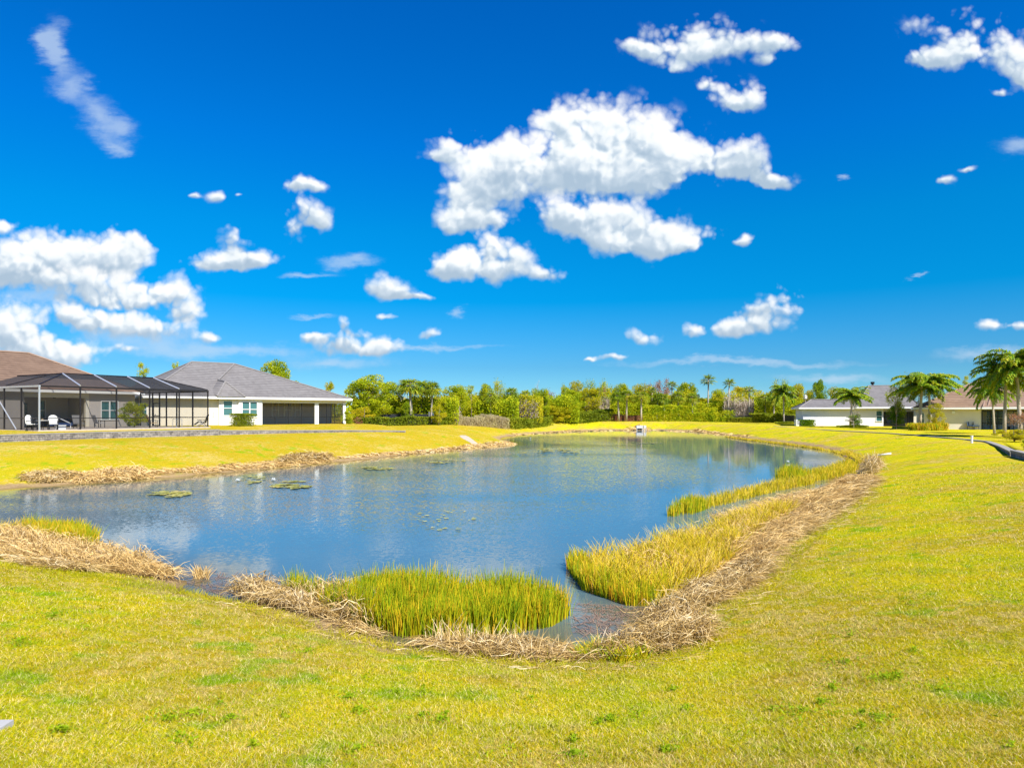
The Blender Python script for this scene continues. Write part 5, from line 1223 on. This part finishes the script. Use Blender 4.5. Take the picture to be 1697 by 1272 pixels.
QX = np.concatenate(QX); QX = QX[vnoise(QX[:, 0], QX[:, 1], .16) > -.08]; Aw = Acc()
Cw = np.stack([QX[:, 0], QX[:, 1], gz(QX[:, 0], QX[:, 1]) + .018 + .035 * rngw.random(len(QX))], 1); Aw.add(leaves(Cw, .016, rngw, up=1.2, aspect=.35))
M['weed'] = leafy('weed_leaves', [(0, (.18, .30, .006)), (.5, (.30, .42, .008)), (1, (.50, .52, .02))], pos_scale=3)
tag(obj('clover', Aw.mesh('clover'), M['weed']), 'patches of darker green weeds in the near lawn', kind='stuff')
SB = [(0, 934), (100, 950), (200, 962), (290, 975), (345, 990), (400, 1004), (470, 1026), (560, 1050), (640, 1068), (720, 1086), (860, 1098), (1040, 1102), (1120, 1086), (1180, 1066), (1200, 1020), (1270, 975), (1310, 925), (1350, 888), (1400, 845), (1450, 808)]
reeds('yellow green grass fringe between the lawn and the dead reeds', [(a_, b_ - 3) for a_, b_ in SB] + [(a_ + 6, b_ + 9) for a_, b_ in SB[::-1]], 9000, .085, M['weed_y'] if 'weed_y' in M else M['leaf_yellow'], name='grass_tufts', seed=51, z=.2, lean=.8, wid=.003, hv=.6)
straw('loose bleached stems strewn over the lawn edge by the dead reeds', [(a_, b_ - 6) for a_, b_ in SB[4:]] + [(a_ + 8, b_ + 12) for a_, b_ in SB[:3:-1]], 1100, .035, M['straw'], length=.22, wid=.003, seed=52, z=.2)

# lily pads, floating litter
def pads(label, cx_, cy_, rx, ry, n, seed, r=.13, mat_='pad'):
    if n > 50: ry *= 1.35; rx *= 1.1; r *= .75
    rng = np.random.default_rng(seed); A = rng.uniform(0, 6.283, n); R = np.sqrt(rng.random(n)); V = []; Q = []
    for a_, r_ in zip(A, R):
        x, y = at(cx_ + rx * r_ * math.cos(a_), cy_ + ry * r_ * math.sin(a_))
        if n > 50 and vnoise(np.array([x * 1.0]), np.array([y]), .8)[0] + .5 < .25 + .45 * r_: continue
        rr = r * rng.uniform(.5, 1.3); t0 = rng.uniform(0, 6.28); tilt = rng.normal(0, .05, 2); b = len(V); z = rng.uniform(.008, .03)
        V.append((x, y, z))
        for i in range(9):
            t_ = t0 + i / 8 * 5.9; V.append((x + rr * math.cos(t_), y + rr * math.sin(t_), z + .01 + rr * abs(tilt[0] * math.cos(t_) + tilt[1] * math.sin(t_))))
        for i in range(8): Q.append((b, b + 1 + i, b + 2 + i))
    return tag(obj('lily_pads', np_mesh('lily_pads', V, np.array(Q)), M[mat_]), label, kind='stuff')
pads('dense patch of lily pads below the white house reflection', 466, 803, 50, 6, 420, 1, .20)
pads('thin patch of lily pads left of the dense patch', 285, 819, 38, 4, 160, 2, .16)
pads('small lily pad patch off the left bank', 622, 777, 28, 2.6, 150, 3, .2)
pads('lily pad patch off the sand scar', 738, 764, 30, 3, 170, 4, .2)
pads('long strip of lily pads in the far part of the pond', 935, 746, 48, 3, 320, 5, .26)
pads('sparse lily pads at the left end of the far strip', 880, 749, 26, 2, 60, 6, .25)
pads('scattered reddish lily pads in the open water', 730, 862, 60, 20, 22, 7, .07)
pads('thin line of lily pads below the intake box', 1070, 733.5, 26, 1.0, 90, 8, .3)
pads('few brown pads near the left inlet', 420, 794, 26, 5, 24, 9, .14)
def litter(label, poly, n, seed):
    rng = np.random.default_rng(seed); q = poly_pts(poly, n, rng); a_ = rng.uniform(0, 6.28, n); d = np.stack([np.cos(a_), np.sin(a_), 0 * a_], 1) * rng.uniform(.05, .22, (n, 1)); C = np.concatenate([q, np.full((n, 1), .012)], 1)
    A = Acc(); A.add(ribbons(np.stack([C - d, C, C + d], 1), np.tile([.003, .006, .003], (n, 1)), unit(np.cross(d, (0, 0, 1.))))); tag(obj('floating_straw', A.mesh('floating_straw'), M['debris']), label, kind='stuff')
litter('brown stems floating in the small right inlet', [(955, 1000), (1050, 1005), (1130, 1005), (1100, 1035), (1040, 1055), (960, 1050), (950, 1020)], 380, 1)
litter('brown stems floating by the left inlet', [(310, 945), (400, 950), (440, 965), (400, 985), (340, 985), (310, 965)], 200, 2)
def flower(px, py, lab):
    x, y = at(px, py); t = thing('water_lily', lab, 'flower', (x, y, .03)); b = MB()
    for j in range(2):
        for i in range(7):
            a_ = i * 2 * math.pi / 7 + j * .4; c_, s_ = math.cos(a_), math.sin(a_); o_ = .02; l = .13 - .04 * j; zz = .05 + .05 * j
            b.add([(0, 0, 0), (c_ * l * .5 - s_ * .05, s_ * l * .5 + c_ * .05, zz * .6), (c_ * l, s_ * l, zz * 1.6), (c_ * l * .5 + s_ * .05, s_ * l * .5 - c_ * .05, zz * .6)], [(0, 1, 2, 3)])
    b.build('petals', M['trim'], t); MB().tube([(0, 0, 0), (0, 0, .09)], [.03, .05], 6).build('centre', M['leaf_yellow'], t)
flower(394, 798.5, 'white lily bloom on open water left of the dense pad patch')
flower(453, 797.5, 'white lily bloom at the back of the dense pad patch')
flower(1306, 767, 'white lily bloom near the far right rushes'); flower(879, 727, 'white lily bloom in the far left cove')

# ------------------------------------------------------------------ grass blades of the near lawn
def mat_blade():
    m, t = mat_new('grass_blade'); gn = t.node('ShaderNodeNewGeometry'); g = gn.outputs['Position']
    c, h = lawn_color(t, g); r = gn.outputs['Random Per Island']
    c = t.mix(t.ss(r, .72, .98), c, (.86, .70, .34)); c = t.mix(t.ss(r, .40, .05), c, (.27, .37, .006))
    b = prin(t, c, .9, 0, .04); tr = t.node('ShaderNodeBsdfTranslucent'); t.put(tr.inputs[0], c)
    mx = t.node('ShaderNodeMixShader'); mx.inputs[0].default_value = .4
    t.l.new(b.outputs[0], mx.inputs[1]); t.l.new(tr.outputs[0], mx.inputs[2]); t.l.new(mx.outputs[0], t.out.inputs[0]); return m
def grass(n, y0, y1, seed):
    rng = np.random.default_rng(seed); Y = 1 / (1 / y0 - rng.random(n) * (1 / y0 - 1 / y1)); X = rng.uniform(-.95, .95, n) * (Y + 1)
    d = shore_d(X, Y); ok = d > .35 + .5 * vnoise(X, Y, .5); X, Y, d = X[ok], Y[ok], d[ok]
    Z = gz(X, Y, d); n = len(X); hgt = (.017 + .016 * rng.random(n)) * (1 + .9 * np.clip(vnoise(X, Y, .35) + .1, 0, 1)) * (1 + Y / 60)
    a_ = rng.uniform(0, 6.283, n); ln = rng.uniform(.3, 1.6, n) * hgt; dv = np.stack([np.cos(a_) * ln, np.sin(a_) * ln, 0 * a_], 1)
    B = np.stack([X, Y, Z - .01], 1); mid = B + dv * .35; mid[:, 2] += hgt * .65; tip = B + dv; tip[:, 2] += hgt
    w = np.maximum(.0018, Y * .00030) * rng.uniform(.7, 1.4, n); b_ = rng.uniform(0, 6.283, n); side = np.stack([np.cos(b_), np.sin(b_), 0 * b_], 1)
    A = Acc(); A.add(ribbons(np.stack([B, mid, tip], 1), w[:, None] * np.array([[1, .9, .2]]), side)); return A.mesh('grass')
MBL = mat_blade()
tag(obj('grass', grass(760000, 3.6, 30, 1), MBL), 'short yellow green lawn grass of the near bank', kind='stuff')
